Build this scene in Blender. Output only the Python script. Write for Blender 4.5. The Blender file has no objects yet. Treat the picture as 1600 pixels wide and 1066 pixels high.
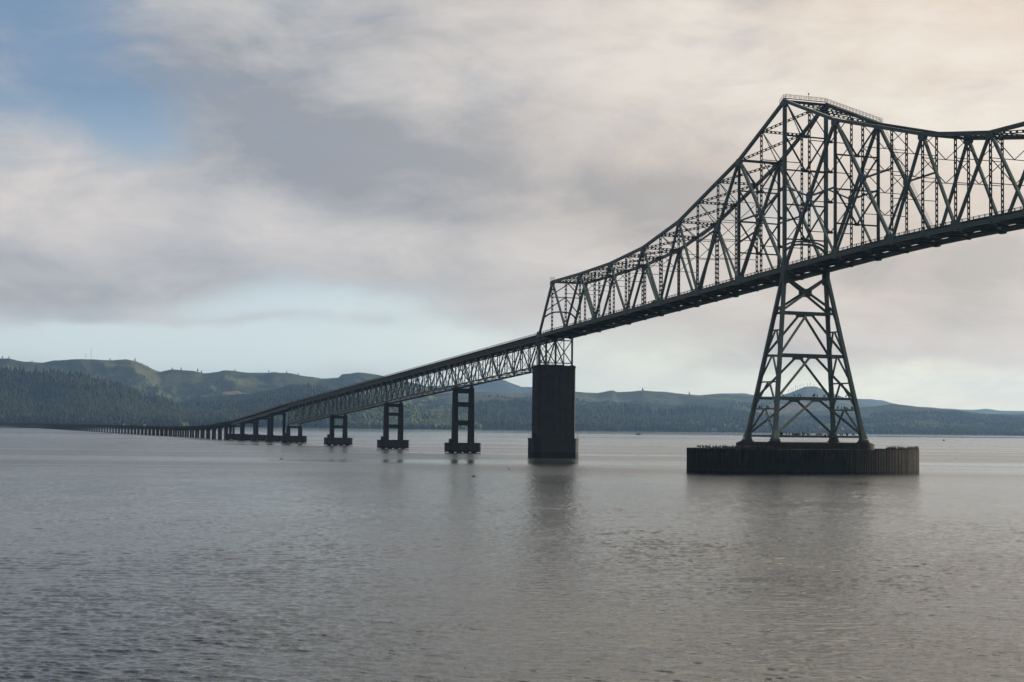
import bpy, bmesh, math, random
import numpy as np
from mathutils import Vector, Matrix, noise
random.seed(7); rng = np.random.default_rng(7)
R = math.radians
scene = bpy.context.scene
C = scene.collection

# ------------------------------------------------------------------ camera
CAM_H, PITCH, ROLL, FPX = 12.857, 0.05277, 0.011, 2500.0
cd = bpy.data.cameras.new('camera'); cam = bpy.data.objects.new('camera', cd); C.objects.link(cam)
cd.sensor_width = 36.0; cd.lens = FPX / 1600 * 36; cd.clip_start = 0.5; cd.clip_end = 80000
_f = Vector((0, math.cos(PITCH), math.sin(PITCH))); _u0 = Vector((0, -math.sin(PITCH), math.cos(PITCH))); _r0 = Vector((1, 0, 0))
_r = (_r0 + ROLL * _u0).normalized(); _u = (_u0 - ROLL * _r0).normalized()
cam.matrix_world = Matrix(((_r.x, _u.x, -_f.x, 0), (_r.y, _u.y, -_f.y, 0), (_r.z, _u.z, -_f.z, CAM_H), (0, 0, 0, 1)))
scene.camera = cam

# ------------------------------------------------------------------ light and exposure
SUN_AZ, SUN_EL = 68.0, 14.0                      # azimuth to the right of the view, elevation
sd = bpy.data.lights.new('sun', 'SUN'); sun = bpy.data.objects.new('sun', sd); C.objects.link(sun)
sd.energy = 5.0; sd.angle = R(0.6); sd.color = (1.0, 0.86, 0.68)
_sd = Vector((math.sin(R(SUN_AZ)) * math.cos(R(SUN_EL)), math.cos(R(SUN_AZ)) * math.cos(R(SUN_EL)), math.sin(R(SUN_EL))))
sun.rotation_euler = _sd.to_track_quat('Z', 'Y').to_euler()
scene.view_settings.view_transform = 'Standard'; scene.view_settings.look = 'None'
scene.view_settings.exposure = 0.0; scene.view_settings.gamma = 1.0

def lin(c):
    return tuple(((v / 255 + 0.055) / 1.055) ** 2.4 if v > 10 else v / 255 / 12.92 for v in c)

class G:
    """small helper that wires shader nodes"""
    def __init__(s, nt): s.nt = nt
    def n(s, typ, **kw):
        nd = s.nt.nodes.new(typ)
        for k, v in kw.items(): setattr(nd, k, v)
        return nd
    def put(s, sock, v):
        if isinstance(v, bpy.types.NodeSocket): s.nt.links.new(v, sock)
        elif v is not None: sock.default_value = v
    def m(s, op, a, b=None, c=None, clamp=False):
        nd = s.n('ShaderNodeMath', operation=op); nd.use_clamp = clamp
        for i, v in enumerate((a, b, c)):
            if v is not None: s.put(nd.inputs[i], v)
        return nd.outputs[0]
    def mix(s, fac, a, b, mode='MIX'):
        nd = s.n('ShaderNodeMix', data_type='RGBA', blend_type=mode)
        s.put(nd.inputs['Factor'], fac)
        for k, v in (('A', a), ('B', b)):
            sk = [i for i in nd.inputs if i.name == k and i.type == 'RGBA'][0]
            s.put(sk, v if isinstance(v, bpy.types.NodeSocket) else (*v, 1.0))
        return [o for o in nd.outputs if o.type == 'RGBA'][0]
    def noise(s, vec, scale, detail=4, rough=0.55, dist=0.0):
        nd = s.n('ShaderNodeTexNoise'); s.put(nd.inputs['Vector'], vec)
        nd.inputs['Scale'].default_value = scale; nd.inputs['Detail'].default_value = detail
        nd.inputs['Roughness'].default_value = rough; nd.inputs['Distortion'].default_value = dist
        return nd.outputs['Fac']
    def mapr(s, v, a, b, c=0.0, d=1.0, smooth=False):
        nd = s.n('ShaderNodeMapRange'); nd.clamp = True
        if smooth: nd.interpolation_type = 'SMOOTHSTEP'
        s.put(nd.inputs[0], v)
        for i, x in enumerate((a, b, c, d)): nd.inputs[i + 1].default_value = x
        return nd.outputs[0]
    def vec(s, x, y, z):
        nd = s.n('ShaderNodeCombineXYZ')
        for i, v in enumerate((x, y, z)): s.put(nd.inputs[i], v)
        return nd.outputs[0]
    def scale(s, v, sc):
        nd = s.n('ShaderNodeMapping'); s.put(nd.inputs['Vector'], v); nd.inputs['Scale'].default_value = sc
        return nd.outputs[0]

# ------------------------------------------------------------------ sky
world = bpy.data.worlds.new('World'); scene.world = world; world.use_nodes = True
def build_world():
    nt = world.node_tree; nt.nodes.clear(); g = G(nt)
    out = g.n('ShaderNodeOutputWorld'); bg = g.n('ShaderNodeBackground'); bg.inputs['Strength'].default_value = 0.1
    nt.links.new(bg.outputs[0], out.inputs[0])
    sky = g.n('ShaderNodeTexSky', sky_type='NISHITA'); sky.sun_disc = False
    sky.sun_elevation = R(SUN_EL); sky.sun_rotation = R(SUN_AZ); sky.air_density = 1.0; sky.dust_density = 0.6; sky.ozone_density = 1.5
    tc = g.n('ShaderNodeTexCoord'); sep = g.n('ShaderNodeSeparateXYZ'); nt.links.new(tc.outputs['Generated'], sep.inputs[0])
    x, y, z = sep.outputs
    az = g.m('ARCTAN2', x, y); el = g.m('ARCSINE', z, clamp=False)
    base = g.vec(g.m('MULTIPLY', az, 1.0), g.m('MULTIPLY', el, 1.9), 0.0)
    # wind-torn edges: the cloud field is warped by noise before its banks are placed
    w1 = g.n('ShaderNodeTexNoise'); nt.links.new(base, w1.inputs['Vector'])
    w1.inputs['Scale'].default_value = 7.0; w1.inputs['Detail'].default_value = 5; w1.inputs['Roughness'].default_value = 0.5
    ws = g.n('ShaderNodeSeparateColor'); nt.links.new(w1.outputs['Color'], ws.inputs[0])
    azw = g.m('ADD', az, g.m('MULTIPLY', g.m('SUBTRACT', ws.outputs[0], 0.5), 0.10))
    elw = g.m('ADD', el, g.m('MULTIPLY', g.m('SUBTRACT', ws.outputs[1], 0.5), 0.045))
    def bank(px, py, sx, sy):
        a0 = math.atan((px - 800) / 2500); e0 = (668 + .011 * (px - 800) - py) / 2500 * math.cos(a0)
        da = g.m('DIVIDE', g.m('SUBTRACT', azw, a0), sx / 2500); de = g.m('DIVIDE', g.m('SUBTRACT', elw, e0), sy / 2500)
        r2 = g.m('ADD', g.m('MULTIPLY', da, da), g.m('MULTIPLY', de, de))
        return g.m('POWER', 2.718, g.m('MULTIPLY', r2, -1.0))
    def total(start, lst):
        acc = start
        for w, *b in lst: acc = g.m('MULTIPLY_ADD', bank(*b), w, acc)
        return acc
    fb = g.noise(base, 5.0, 6, 0.55, 0.3); fb2 = g.noise(g.scale(base, (1, 1.5, 1)), 14.0, 5, 0.6, 0.2)
    # a second look a little way towards the sun tells which side of each billow is lit
    fb3 = g.noise(g.scale(base, (1, 1.3, 1)), 11.0, 8, 0.62, 0.5)
    sh = g.n('ShaderNodeVectorMath', operation='ADD'); nt.links.new(base, sh.inputs[0]); sh.inputs[1].default_value = (0.030, 0.022, 0.0)
    fb3s = g.noise(g.scale(sh.outputs[0], (1, 1.3, 1)), 11.0, 8, 0.62, 0.5); relief = g.m('SUBTRACT', fb3, fb3s)
    fb5 = g.noise(base, 5.0, 6, 0.55, 0.3); sh2 = g.n('ShaderNodeVectorMath', operation='ADD'); nt.links.new(base, sh2.inputs[0]); sh2.inputs[1].default_value = (0.07, 0.05, 0.0)
    fb5s = g.noise(sh2.outputs[0], 5.0, 6, 0.55, 0.3); relief = g.m('ADD', relief, g.m('MULTIPLY', g.m('SUBTRACT', fb5, fb5s), 0.8))
    nz = g.m('ADD', g.m('MULTIPLY', g.m('SUBTRACT', fb, 0.5), 1.0), g.m('MULTIPLY', g.m('SUBTRACT', fb2, 0.5), 0.45))
    lo = g.mapr(el, 0.02, 0.095, -0.55, 0.0, True)                     # open strip above the horizon
    A = total(g.m('ADD', 1.0, lo), COVER); A = g.m('ADD', A, g.m('MULTIPLY', nz, 0.75))
    A = g.m('ADD', A, g.m('MULTIPLY', g.m('SUBTRACT', fb3, 0.5), 0.85)); A = g.mapr(A, 0.18, 1.02, 0.0, 1.0, True)
    L = total(g.m('ADD', 0.50, g.m('MULTIPLY', nz, 0.55)), LIGHT)
    L = g.m('ADD', L, g.m('MULTIPLY', relief, 0.95)); L = g.mapr(L, 0.0, 1.0)
    warm = g.mapr(az, -0.18, 0.26, 0.0, 1.0, True)
    k = 10.0
    dark = g.mix(warm, [v * k for v in lin((156, 159, 166))], [v * k for v in lin((189, 177, 164))])
    mid = g.mix(warm, [v * k for v in lin((193, 192, 193))], [v * k for v in lin((221, 204, 187))])
    light = g.mix(warm, [v * k for v in lin((222, 215, 211))], [v * k for v in lin((236, 226, 211))])
    c1 = g.mix(g.mapr(L, 0.0, 0.5), dark, mid); c2 = g.mix(g.mapr(L, 0.5, 1.0), c1, light)
    hz = g.mix(warm, [v * k * 1.75 for v in lin((206, 216, 216))], [v * k * 2.1 for v in lin((228, 219, 190))])
    clear = g.mix(0.30, g.mix(g.mapr(el, 0.03, 0.2, 0, 1), hz, [v * k for v in lin((130, 157, 190))]), sky.outputs[0])
    high = g.mix(g.mapr(az, -0.36, 0.25, 0, 1, True), [v * k for v in lin((128, 140, 164))], [v * k * 2.0 for v in lin((242, 234, 216))])
    fin = g.mix(A, clear, c2)
    fin = g.mix(g.mapr(el, 0.27, 0.42, 0, 0.75, True), fin, high)
    # the veiled sun glows through the cloud to the right of the view
    vd = g.n('ShaderNodeVectorMath', operation='DOT_PRODUCT'); nt.links.new(tc.outputs['Generated'], vd.inputs[0]); vd.inputs[1].default_value = tuple(_sd)
    gl = g.m('MULTIPLY', g.m('POWER', g.m('MAXIMUM', vd.outputs['Value'], 0.0), 5.0), 10.5)
    fin = g.mix(1.0, fin, g.vec(gl, g.m('MULTIPLY', gl, 0.93), g.m('MULTIPLY', gl, 0.84)), 'ADD')
    # unseen sky behind the viewer is dimmed to keep the near bridge faces dark
    back = g.mapr(y, 0.10, 0.85, BACK, 1.0, True)
    up = g.mapr(z, 0.22, 0.6, 1.0, UP, True)
    fin = g.mix(1.0, fin, g.vec(g.m('MULTIPLY', back, up), g.m('MULTIPLY', back, up), g.m('MULTIPLY', back, up)), 'MULTIPLY')
    nt.links.new(fin, bg.inputs['Color'])
# (weight, pixel bearing x, y, spread x, y): where the banks stand in the sky
COVER = [(-0.58, 10, -40, 230, 190), (-0.4, 1180, 370, 90, 60), (-0.34, 100, 130, 190, 140), (-0.5, 190, 190, 110, 50), (0.3, 100, 330, 330, 90), (0.45, 60, 440, 260, 40),
         (-0.9, 330, 530, 420, 40), (-0.6, 480, 470, 200, 40), (0.35, 560, 520, 90, 16), (0.5, 420, 506, 110, 10), (0.35, 170, 500, 140, 12), (0.6, 1450, 440, 260, 90), (0.35, 880, 450, 260, 60), (0.25, 1300, 560, 260, 22)]
LIGHT = [(-0.58, 640, 250, 330, 100), (-0.35, 300, 130, 180, 110), (-0.15, 900, 330, 150, 40), (0.45, 160, 290, 200, 70), (0.38, 560, 385, 420, 45),
         (-0.25, 90, 440, 240, 45), (0.42, 1080, 120, 300, 130), (0.35, 1450, 190, 260, 150), (-0.25, 1570, 60, 150, 70), (-0.6, 1460, 420, 230, 60), (-0.34, 1060, 320, 150, 55),
         (-0.08, 1480, 535, 230, 45), (0.25, 1000, 480, 200, 60), (-0.35, 1080, 300, 130, 60), (0.15, 760, 90, 260, 90), (-0.2, 420, 60, 220, 60)]
BACK, UP = 0.14, 1.25
build_world()

# ------------------------------------------------------------------ materials
def material(name):
    m = bpy.data.materials.new(name); m.use_nodes = True; nt = m.node_tree
    return m, G(nt), nt.nodes['Principled BSDF'], nt
def steel(name, a, b, rust=0.25):
    m, g, p, nt = material(name)
    tc = g.n('ShaderNodeTexCoord').outputs['Object']
    c = g.mix(g.mapr(g.noise(tc, 0.35, 5, 0.6), 0.35, 0.7), a, b)
    c = g.mix(g.mapr(g.noise(tc, 1.3, 6, 0.7), 0.60, 0.78, 0, rust), c, (0.05, 0.03, 0.02))
    nt.links.new(c, p.inputs['Base Color']); p.inputs['Roughness'].default_value = 0.5; p.inputs['Specular IOR Level'].default_value = 0.35
    return m
def concrete(name, a, b, tide=None, rough=0.85):
    m, g, p, nt = material(name)
    geo = g.n('ShaderNodeNewGeometry').outputs['Position']
    c = g.mix(g.mapr(g.noise(geo, 0.22, 6, 0.65), 0.3, 0.72), a, b)
    st = g.noise(g.scale(geo, (1.1, 1.1, 0.05)), 1.0, 5, 0.6)
    c = g.mix(g.mapr(st, 0.45, 0.75, 0, 0.55), c, tuple(v * 0.45 for v in a))
    ro = g.noise(g.scale(geo, (0.9, 0.9, 0.035)), 1.0, 6, 0.7); c = g.mix(g.mapr(ro, 0.60, 0.72, 0, 0.45), c, tuple(min(1, v * 3.2 + .02) for v in b))
    if tide is not None:
        sep = g.n('ShaderNodeSeparateXYZ'); nt.links.new(geo, sep.inputs[0])
        h = g.m('ADD', sep.outputs[2], g.m('MULTIPLY', g.m('SUBTRACT', g.noise(geo, 0.6, 3), 0.5), 0.9))
        c = g.mix(g.mapr(h, tide * 0.75, tide * 1.1, 1, 0, True), c, (0.010, 0.012, 0.009))
    nt.links.new(c, p.inputs['Base Color']); p.inputs['Roughness'].default_value = rough
    bp = g.n('ShaderNodeBump'); bp.inputs['Strength'].default_value = 0.35; bp.inputs['Distance'].default_value = 0.05
    nt.links.new(g.noise(geo, 2.5, 5, 0.6), bp.inputs['Height']); nt.links.new(bp.outputs[0], p.inputs['Normal'])
    return m
M_STEEL = steel('green_steel_paint', (0.105, 0.160, 0.162), (0.145, 0.206, 0.206))
M_STEEL_LT = steel('span_green_steel_paint', (0.085, 0.130, 0.124), (0.125, 0.178, 0.168), 0.35)  # separate green tone for the deck trusses and the bearing frame
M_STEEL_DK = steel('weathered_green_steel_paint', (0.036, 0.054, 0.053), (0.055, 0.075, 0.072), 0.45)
M_DECK = concrete('stained_road_slab', (0.045, 0.044, 0.045), (0.070, 0.068, 0.067))
M_RAIL = steel('grey_rail_paint', (0.09, 0.09, 0.09), (0.13, 0.13, 0.125), 0.4)
M_CONC = concrete('dark_pier_concrete', (0.026, 0.022, 0.022), (0.044, 0.038, 0.037), 2.0)
M_FOOT = concrete('stained_footing_concrete', (0.034, 0.027, 0.025), (0.065, 0.052, 0.047), 1.2)
M_ANCHOR = concrete('grey_pier_concrete', (0.038, 0.039, 0.040), (0.064, 0.065, 0.066), 2.6)
M_CAP = concrete('brown_cap_concrete', (0.040, 0.030, 0.027), (0.075, 0.056, 0.050))
M_DARK, _g, _p, _n = material('blackened_metal'); _p.inputs['Base Color'].default_value = (0.02, 0.02, 0.022, 1); _p.inputs['Roughness'].default_value = 0.6
def simple(name, col, rough=0.6):
    m, g, p, nt = material(name)
    tc = g.n('ShaderNodeTexCoord').outputs['Object']
    nt.links.new(g.mix(g.mapr(g.noise(tc, 3.0, 4), 0.3, 0.7), tuple(v * 0.8 for v in col), tuple(min(1, v * 1.15) for v in col)), p.inputs['Base Color'])
    p.inputs['Roughness'].default_value = rough
    return m
M_BIRD = simple('black_plumage', (0.018, 0.017, 0.018), 0.7); M_GULL = simple('pale_plumage', (0.35, 0.34, 0.33), 0.7)
M_WHITE = simple('white_vehicle_paint', (0.75, 0.75, 0.74), 0.3); M_CARDK = simple('dark_vehicle_paint', (0.03, 0.03, 0.035), 0.25)
M_GLASS = simple('dark_window_glass', (0.02, 0.025, 0.03), 0.08); M_TYRE = simple('black_tyre_rubber', (0.02, 0.02, 0.02), 0.9)
M_HULL = simple('dark_hull_paint', (0.03, 0.035, 0.05), 0.4); M_TRUNK = simple('bare_trunk_bark', (0.07, 0.06, 0.055), 0.9)
M_MAST = simple('faded_red_mast_paint', (0.25, 0.14, 0.12), 0.6)
def make_sheetpile():
    m, g, p, nt = material('rusty_sheet_pile')
    geo = g.n('ShaderNodeNewGeometry').outputs['Position']
    sep = g.n('ShaderNodeSeparateXYZ'); nt.links.new(geo, sep.inputs[0]); z = sep.outputs[2]
    c = g.mix(g.mapr(g.noise(geo, 0.3, 5, 0.6), 0.3, 0.7), (0.019, 0.017, 0.013), (0.062, 0.052, 0.038))
    st = g.noise(g.scale(geo, (1.6, 1.6, 0.10)), 1.0, 5, 0.7)
    c = g.mix(g.mapr(st, 0.50, 0.72, 0, 0.8), c, (0.035, 0.028, 0.022))
    hz = g.mapr(z, 3.0, 7.0, 0, 1)
    gu = g.m('MULTIPLY', g.mapr(g.noise(g.scale(geo, (2.4, 2.4, 0.16)), 1.0, 4, 0.7), 0.60, 0.68), hz)
    pil = g.noise(g.scale(geo, (1.05, 1.05, 0.02)), 1.0, 1, 0.3); c = g.mix(g.mapr(pil, 0.35, 0.65, 0.45, 0.0), c, (0.012, 0.011, 0.010)); c = g.mix(g.mapr(pil, 0.60, 0.72, 0, 0.5), c, (0.13, 0.075, 0.045))
    c = g.mix(g.m('MULTIPLY', gu, 0.75), c, (0.42, 0.40, 0.36))
    h = g.m('ADD', z, g.m('MULTIPLY', g.m('SUBTRACT', g.noise(geo, 0.5, 3), 0.5), 0.8))
    c = g.mix(g.mapr(h, 2.2, 3.3, 1, 0, True), c, (0.030, 0.034, 0.018))
    c = g.mix(g.mapr(h, 0.5, 0.9, 1, 0, True), c, (0.008, 0.009, 0.007))
    nt.links.new(c, p.inputs['Base Color']); p.inputs['Roughness'].default_value = 0.8
    return m
M_SHEET = make_sheetpile()
def make_hill(name, ca, cb, cc):
    m, g, p, nt = material(name)
    geo = g.n('ShaderNodeNewGeometry').outputs['Position']
    c = g.mix(g.mapr(g.noise(geo, 0.004, 6, 0.6), 0.35, 0.65), ca, cb)
    c = g.mix(g.mapr(g.noise(geo, 0.0023, 4, 0.5, 0.5), 0.55, 0.66), c, cc)
    c = g.mix(g.mapr(g.noise(geo, 0.03, 5, 0.7), 0.45, 0.75, 0, 0.6), c, (0.022, 0.035, 0.018))
    nt.links.new(c, p.inputs['Base Color']); p.inputs['Roughness'].default_value = 0.95; p.inputs['Specular IOR Level'].default_value = 0.1
    bp = g.n('ShaderNodeBump'); bp.inputs['Strength'].default_value = 0.9; bp.inputs['Distance'].default_value = 14.0
    nt.links.new(g.noise(geo, 0.022, 5, 0.65), bp.inputs['Height']); nt.links.new(bp.outputs[0], p.inputs['Normal'])
    return m
M_HILL = make_hill('cutover_hillside', (0.040, 0.056, 0.024), (0.125, 0.130, 0.052), (0.23, 0.165, 0.10))
M_MIDHILL = make_hill('half_wooded_hillside', (0.030, 0.044, 0.020), (0.110, 0.122, 0.048), (0.17, 0.14, 0.085))
M_WOODHILL = make_hill('wooded_hillside', (0.018, 0.027, 0.014), (0.042, 0.054, 0.022), (0.085, 0.088, 0.042))
def make_leaf():
    m, g, p, nt = material('conifer_foliage')
    ri = g.n('ShaderNodeNewGeometry').outputs['Random Per Island']
    c = g.mix(ri, (0.012, 0.022, 0.011), (0.082, 0.090, 0.036))
    nt.links.new(c, p.inputs['Base Color']); p.inputs['Roughness'].default_value = 0.9; p.inputs['Specular IOR Level'].default_value = 0.1
    return m
M_LEAF = make_leaf()
def make_leaf2():
    m, g, p, nt = material('broadleaf_foliage')
    ri = g.n('ShaderNodeNewGeometry').outputs['Random Per Island']
    c = g.mix(ri, (0.055, 0.085, 0.030), (0.12, 0.14, 0.060))
    nt.links.new(c, p.inputs['Base Color']); p.inputs['Roughness'].default_value = 0.9; p.inputs['Specular IOR Level'].default_value = 0.1
    return m
M_LEAF2 = make_leaf2()
def make_water():
    m, g, p, nt = material('river_water')
    geo = g.n('ShaderNodeNewGeometry').outputs['Position']
    sep = g.n('ShaderNodeSeparateXYZ'); nt.links.new(geo, sep.inputs[0]); y = sep.outputs[1]
    p.inputs['Base Color'].default_value = (0.036, 0.045, 0.046, 1); p.inputs['IOR'].default_value = 1.333
    # slicks and wind lanes lying across the current; beyond the near chop the river is calmer, and calm under the far shore
    lane = g.noise(g.scale(geo, (0.0014, 0.013, 1)), 1.0, 4, 0.55, 0.4)
    lane2 = g.noise(g.scale(geo, (0.0009, 0.045, 1)), 1.0, 3, 0.5, 0.2)
    lane3 = g.noise(g.scale(geo, (0.0004, 0.0026, 1)), 1.0, 4, 0.55, 0.3)
    yy = g.m('ADD', y, g.m('MULTIPLY', g.m('SUBTRACT', g.noise(g.scale(geo, (0.004, 0.006, 1)), 1.0, 3), 0.5), 120.0))
    open_ = g.mapr(yy, 400.0, 470.0, 0, 1, True)
    slick = g.m('MAXIMUM', g.m('MAXIMUM', g.mapr(lane, 0.55, 0.64, 0, 1, True), g.mapr(lane2, 0.59, 0.65, 0, 1, True)), g.mapr(lane3, 0.54, 0.62, 0, 1, True))
    slick = g.m('MULTIPLY', slick, open_)
    calm = g.m('MULTIPLY_ADD', g.mapr(yy, 2300.0, 2800.0, 0, 1, True), 0.55, g.mapr(yy, 750.0, 1500.0, 0, 0.45, True))
    gust = g.mapr(g.noise(g.scale(geo, (0.012, 0.010, 1)), 1.0, 5, 0.65, 0.6), 0.34, 0.66, 0.45, 1.5)
    ro = g.m('MULTIPLY_ADD', open_, 0.13, 0.12); ro = g.m('MULTIPLY', ro, g.m('MULTIPLY_ADD', slick, -0.6, 1.0)); ro = g.m('MULTIPLY', ro, g.m('MULTIPLY_ADD', calm, -0.5, 1.0))
    nt.links.new(ro, p.inputs['Roughness'])
    def ripple(sx, sy, sc, d, r): return g.noise(g.scale(geo, (sx, sy, 1)), sc, d, r, 0.5)
    h = g.m('ADD', g.m('MULTIPLY', ripple(1.4, 0.75, 0.80, 5, 0.66), 0.75), g.m('MULTIPLY', ripple(1.2, 0.8, 0.25, 3, 0.5), 0.5))
    h = g.m('MULTIPLY', h, gust)
    bp = g.n('ShaderNodeBump'); bp.inputs['Distance'].default_value = 1.0
    st = g.m('MULTIPLY', g.mapr(y, 380.0, 460.0, 0.22, 0.60), g.m('MULTIPLY_ADD', open_, -0.6, 1.0)); st = g.m('MULTIPLY', st, g.m('MULTIPLY_ADD', slick, -0.85, 1.0))
    st = g.m('MULTIPLY', st, g.m('MULTIPLY_ADD', calm, -0.7, 1.0)); nt.links.new(st, bp.inputs['Strength'])
    nt.links.new(h, bp.inputs['Height']); nt.links.new(bp.outputs[0], p.inputs['Normal'])
    return m
M_WATER = make_water()

# ------------------------------------------------------------------ mesh helpers
class MB:
    def __init__(s): s.v = []; s.f = []
    def add(s, vs, fs):
        o = len(s.v); s.v += [tuple(v) for v in vs]; s.f += [tuple(i + o for i in f) for f in fs]
    BOXF = [(0, 3, 2, 1), (4, 5, 6, 7), (0, 1, 5, 4), (1, 2, 6, 5), (2, 3, 7, 6), (3, 0, 4, 7)]
    def box(s, x0, x1, y0, y1, z0, z1):
        s.add([(x0, y0, z0), (x1, y0, z0), (x1, y1, z0), (x0, y1, z0), (x0, y0, z1), (x1, y0, z1), (x1, y1, z1), (x0, y1, z1)], s.BOXF)
    def beam(s, p0, p1, a, b, ref=(1, 0, 0), ea=None, eb=None):
        """bar from p0 to p1; a = size along ref's direction, b = size across it; ea, eb = those sizes at p1"""
        p0, p1 = Vector(p0), Vector(p1); u = (p1 - p0).normalized(); r = Vector(ref)
        v = r - u * r.dot(u)
        if v.length < 1e-4: v = Vector((0, 1, 0)) - u * u.y
        v.normalize(); n = u.cross(v); ea = a if ea is None else ea; eb = b if eb is None else eb
        q = [p0 - v * a / 2 - n * b / 2, p0 + v * a / 2 - n * b / 2, p0 + v * a / 2 + n * b / 2, p0 - v * a / 2 + n * b / 2,
             p1 - v * ea / 2 - n * eb / 2, p1 + v * ea / 2 - n * eb / 2, p1 + v * ea / 2 + n * eb / 2, p1 - v * ea / 2 + n * eb / 2]
        s.add(q, s.BOXF)
    def laced(s, p0, p1, a, b, ref=(1, 0, 0), pitch=1.35, hole=0.5):
        """member of two flanges a apart (along ref) joined by batten plates with real holes between them"""
        p0, p1 = Vector(p0), Vector(p1); d = p1 - p0; ln = d.length; u = d / ln; r = Vector(ref)
        v = (r - u * r.dot(u)).normalized(); fl = a * (1 - hole) / 2
        for sg in (-1, 1):
            o = v * sg * (a / 2 - fl / 2); s.beam(p0 + o, p1 + o, fl, b, ref)
        k = max(2, int(round(ln / pitch))); st = ln / k; bl = st * 0.42
        for i in range(k + 1):
            c = min(max(i * st, bl / 2), ln - bl / 2)
            s.beam(p0 + u * (c - bl / 2), p0 + u * (c + bl / 2), a * hole + 0.02, b * 0.8, ref)
    def strip(s, path, t0, t1, h0, h1):
        """slab that follows path [(s, z)], from t0 to t1 across and from z+h0 to z+h1"""
        vs = []; fs = []
        for y, z in path: vs += [(t0, y, z + h0), (t1, y, z + h0), (t1, y, z + h1), (t0, y, z + h1)]
        for i in range(len(path) - 1):
            o = 4 * i
            for a in range(4): b = (a + 1) % 4; fs.append((o + a, o + b, o + 4 + b, o + 4 + a))
        n = 4 * (len(path) - 1); fs += [(0, 3, 2, 1), (n, n + 1, n + 2, n + 3)]
        s.add(vs, fs)
    def prism(s, pts, z0, z1):
        n = len(pts); s.add([(x, y, z0) for x, y in pts] + [(x, y, z1) for x, y in pts],
                            [tuple(range(n - 1, -1, -1)), tuple(range(n, 2 * n))] + [(i, (i + 1) % n, n + (i + 1) % n, n + i) for i in range(n)])
    def tube(s, pts, rad, seg=6):
        """closed tube along pts with a radius for each point"""
        pts = [Vector(p) for p in pts]; n = len(pts); vs = []; fs = []
        for i, p in enumerate(pts):
            u = (pts[min(i + 1, n - 1)] - pts[max(i - 1, 0)]).normalized()
            a = u.orthogonal() if abs(u.x) > .9 else (Vector((1, 0, 0)) - u * u.x); a.normalize(); b = u.cross(a)
            for k in range(seg):
                an = 2 * math.pi * k / seg; vs.append(p + (a * math.cos(an) + b * math.sin(an)) * rad[i])
        for i in range(n - 1):
            for k in range(seg): fs.append((i * seg + k, i * seg + (k + 1) % seg, (i + 1) * seg + (k + 1) % seg, (i + 1) * seg + k))
        fs += [tuple(range(seg - 1, -1, -1)), tuple(range((n - 1) * seg, n * seg))]
        s.add(vs, fs)
    def mesh(s, name, mat, smooth=False):
        me = bpy.data.meshes.new(name); me.from_pydata(s.v, [], s.f); me.validate(); me.update()
        bm = bmesh.new(); bm.from_mesh(me); bmesh.ops.recalc_face_normals(bm, faces=bm.faces); bm.to_mesh(me); bm.free()
        if smooth: me.polygons.foreach_set('use_smooth', [True] * len(me.polygons))
        me.materials.append(mat); return me
    def build(s, name, mat, parent=None, smooth=False):
        o = bpy.data.objects.new(name, s.mesh(name, mat, smooth)); C.objects.link(o); o.parent = parent; return o

def tag(o, label=None, cat=None, group=None, kind=None):
    for k, v in (('label', label), ('category', cat), ('group', group), ('kind', kind)):
        if v: o[k] = v
    return o
def empty(name, loc, rz=0.0):
    o = bpy.data.objects.new(name, None); C.objects.link(o); o.location = loc; o.rotation_euler = (0, 0, rz); o.empty_display_size = 1; return o
def copy_tree(o, parent=None):
    c = o.copy(); C.objects.link(c); c.parent = parent
    for ch in list(o.children): copy_tree(ch, c)
    return c

# ------------------------------------------------------------------ where the bridge runs
TH, BX, BY = 0.37655, 10.807, 643.03              # bearing of the bridge and the foot of its axis at the anchor pier
P_, D_ = Vector((math.cos(TH), math.sin(TH), 0)), Vector((-math.sin(TH), math.cos(TH), 0))
def W3(s, t, z): return Vector((BX, BY, 0)) + P_ * t + D_ * s + Vector((0, 0, z))
def site(name, s, t=0.0, z=0.0): return empty(name, W3(s, t, z), TH)
def rayxy(px, py, Y):
    """the point at depth Y that stands on the bearing of pixel px, py"""
    a, b = px - 800, py - 533; a, b = a + ROLL * b, b - ROLL * a
    d = Vector((a / FPX, math.cos(PITCH) + b / FPX * math.sin(PITCH), math.sin(PITCH) - b / FPX * math.cos(PITCH)))
    return Vector((0, 0, CAM_H)) + d * (Y / d.y)
PN, WD = 13.41, 14.2                              # truss panel and distance between the two trusses
KM = 32
_zb = {0: 48.85, 16: 61.15, 17: 61.85, 18: 62.4, 19: 62.75, 20: 63.0, 21: 63.2, 22: 63.4, 23: 63.55, 24: 63.65, 25: 63.75, 26: 63.8, 27: 63.85, 28: 63.9}
for k in range(1, 16): _zb[k] = 48.85 + (61.15 - 48.85) * k / 16
for k in range(29, KM + 1): _zb[k] = _zb[56 - k]
_zt = {1: 69.8, 3: 70.7, 5: 72.2, 7: 75.3, 9: 81.4, 12: 96.0, 13: 102.8, 14: 109.6, 15: 104.4, 16: 99.2, 19: 88.5, 20: 86.4, 21: 84.4, 22: 84.4, 24: 84.6, 28: 84.9}
_ks = sorted(_zt)
for k in range(1, 29): _zt[k] = float(np.interp(k, _ks, [_zt[q] for q in _ks])) if k not in _zt else _zt[k]
for k in range(29, KM + 1): _zt[k] = _zt[56 - k]
def bn(k, t): return Vector((t, -PN * k, _zb[k]))
def tn(k, t): return Vector((t, -PN * k, _zt[k]))
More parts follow.
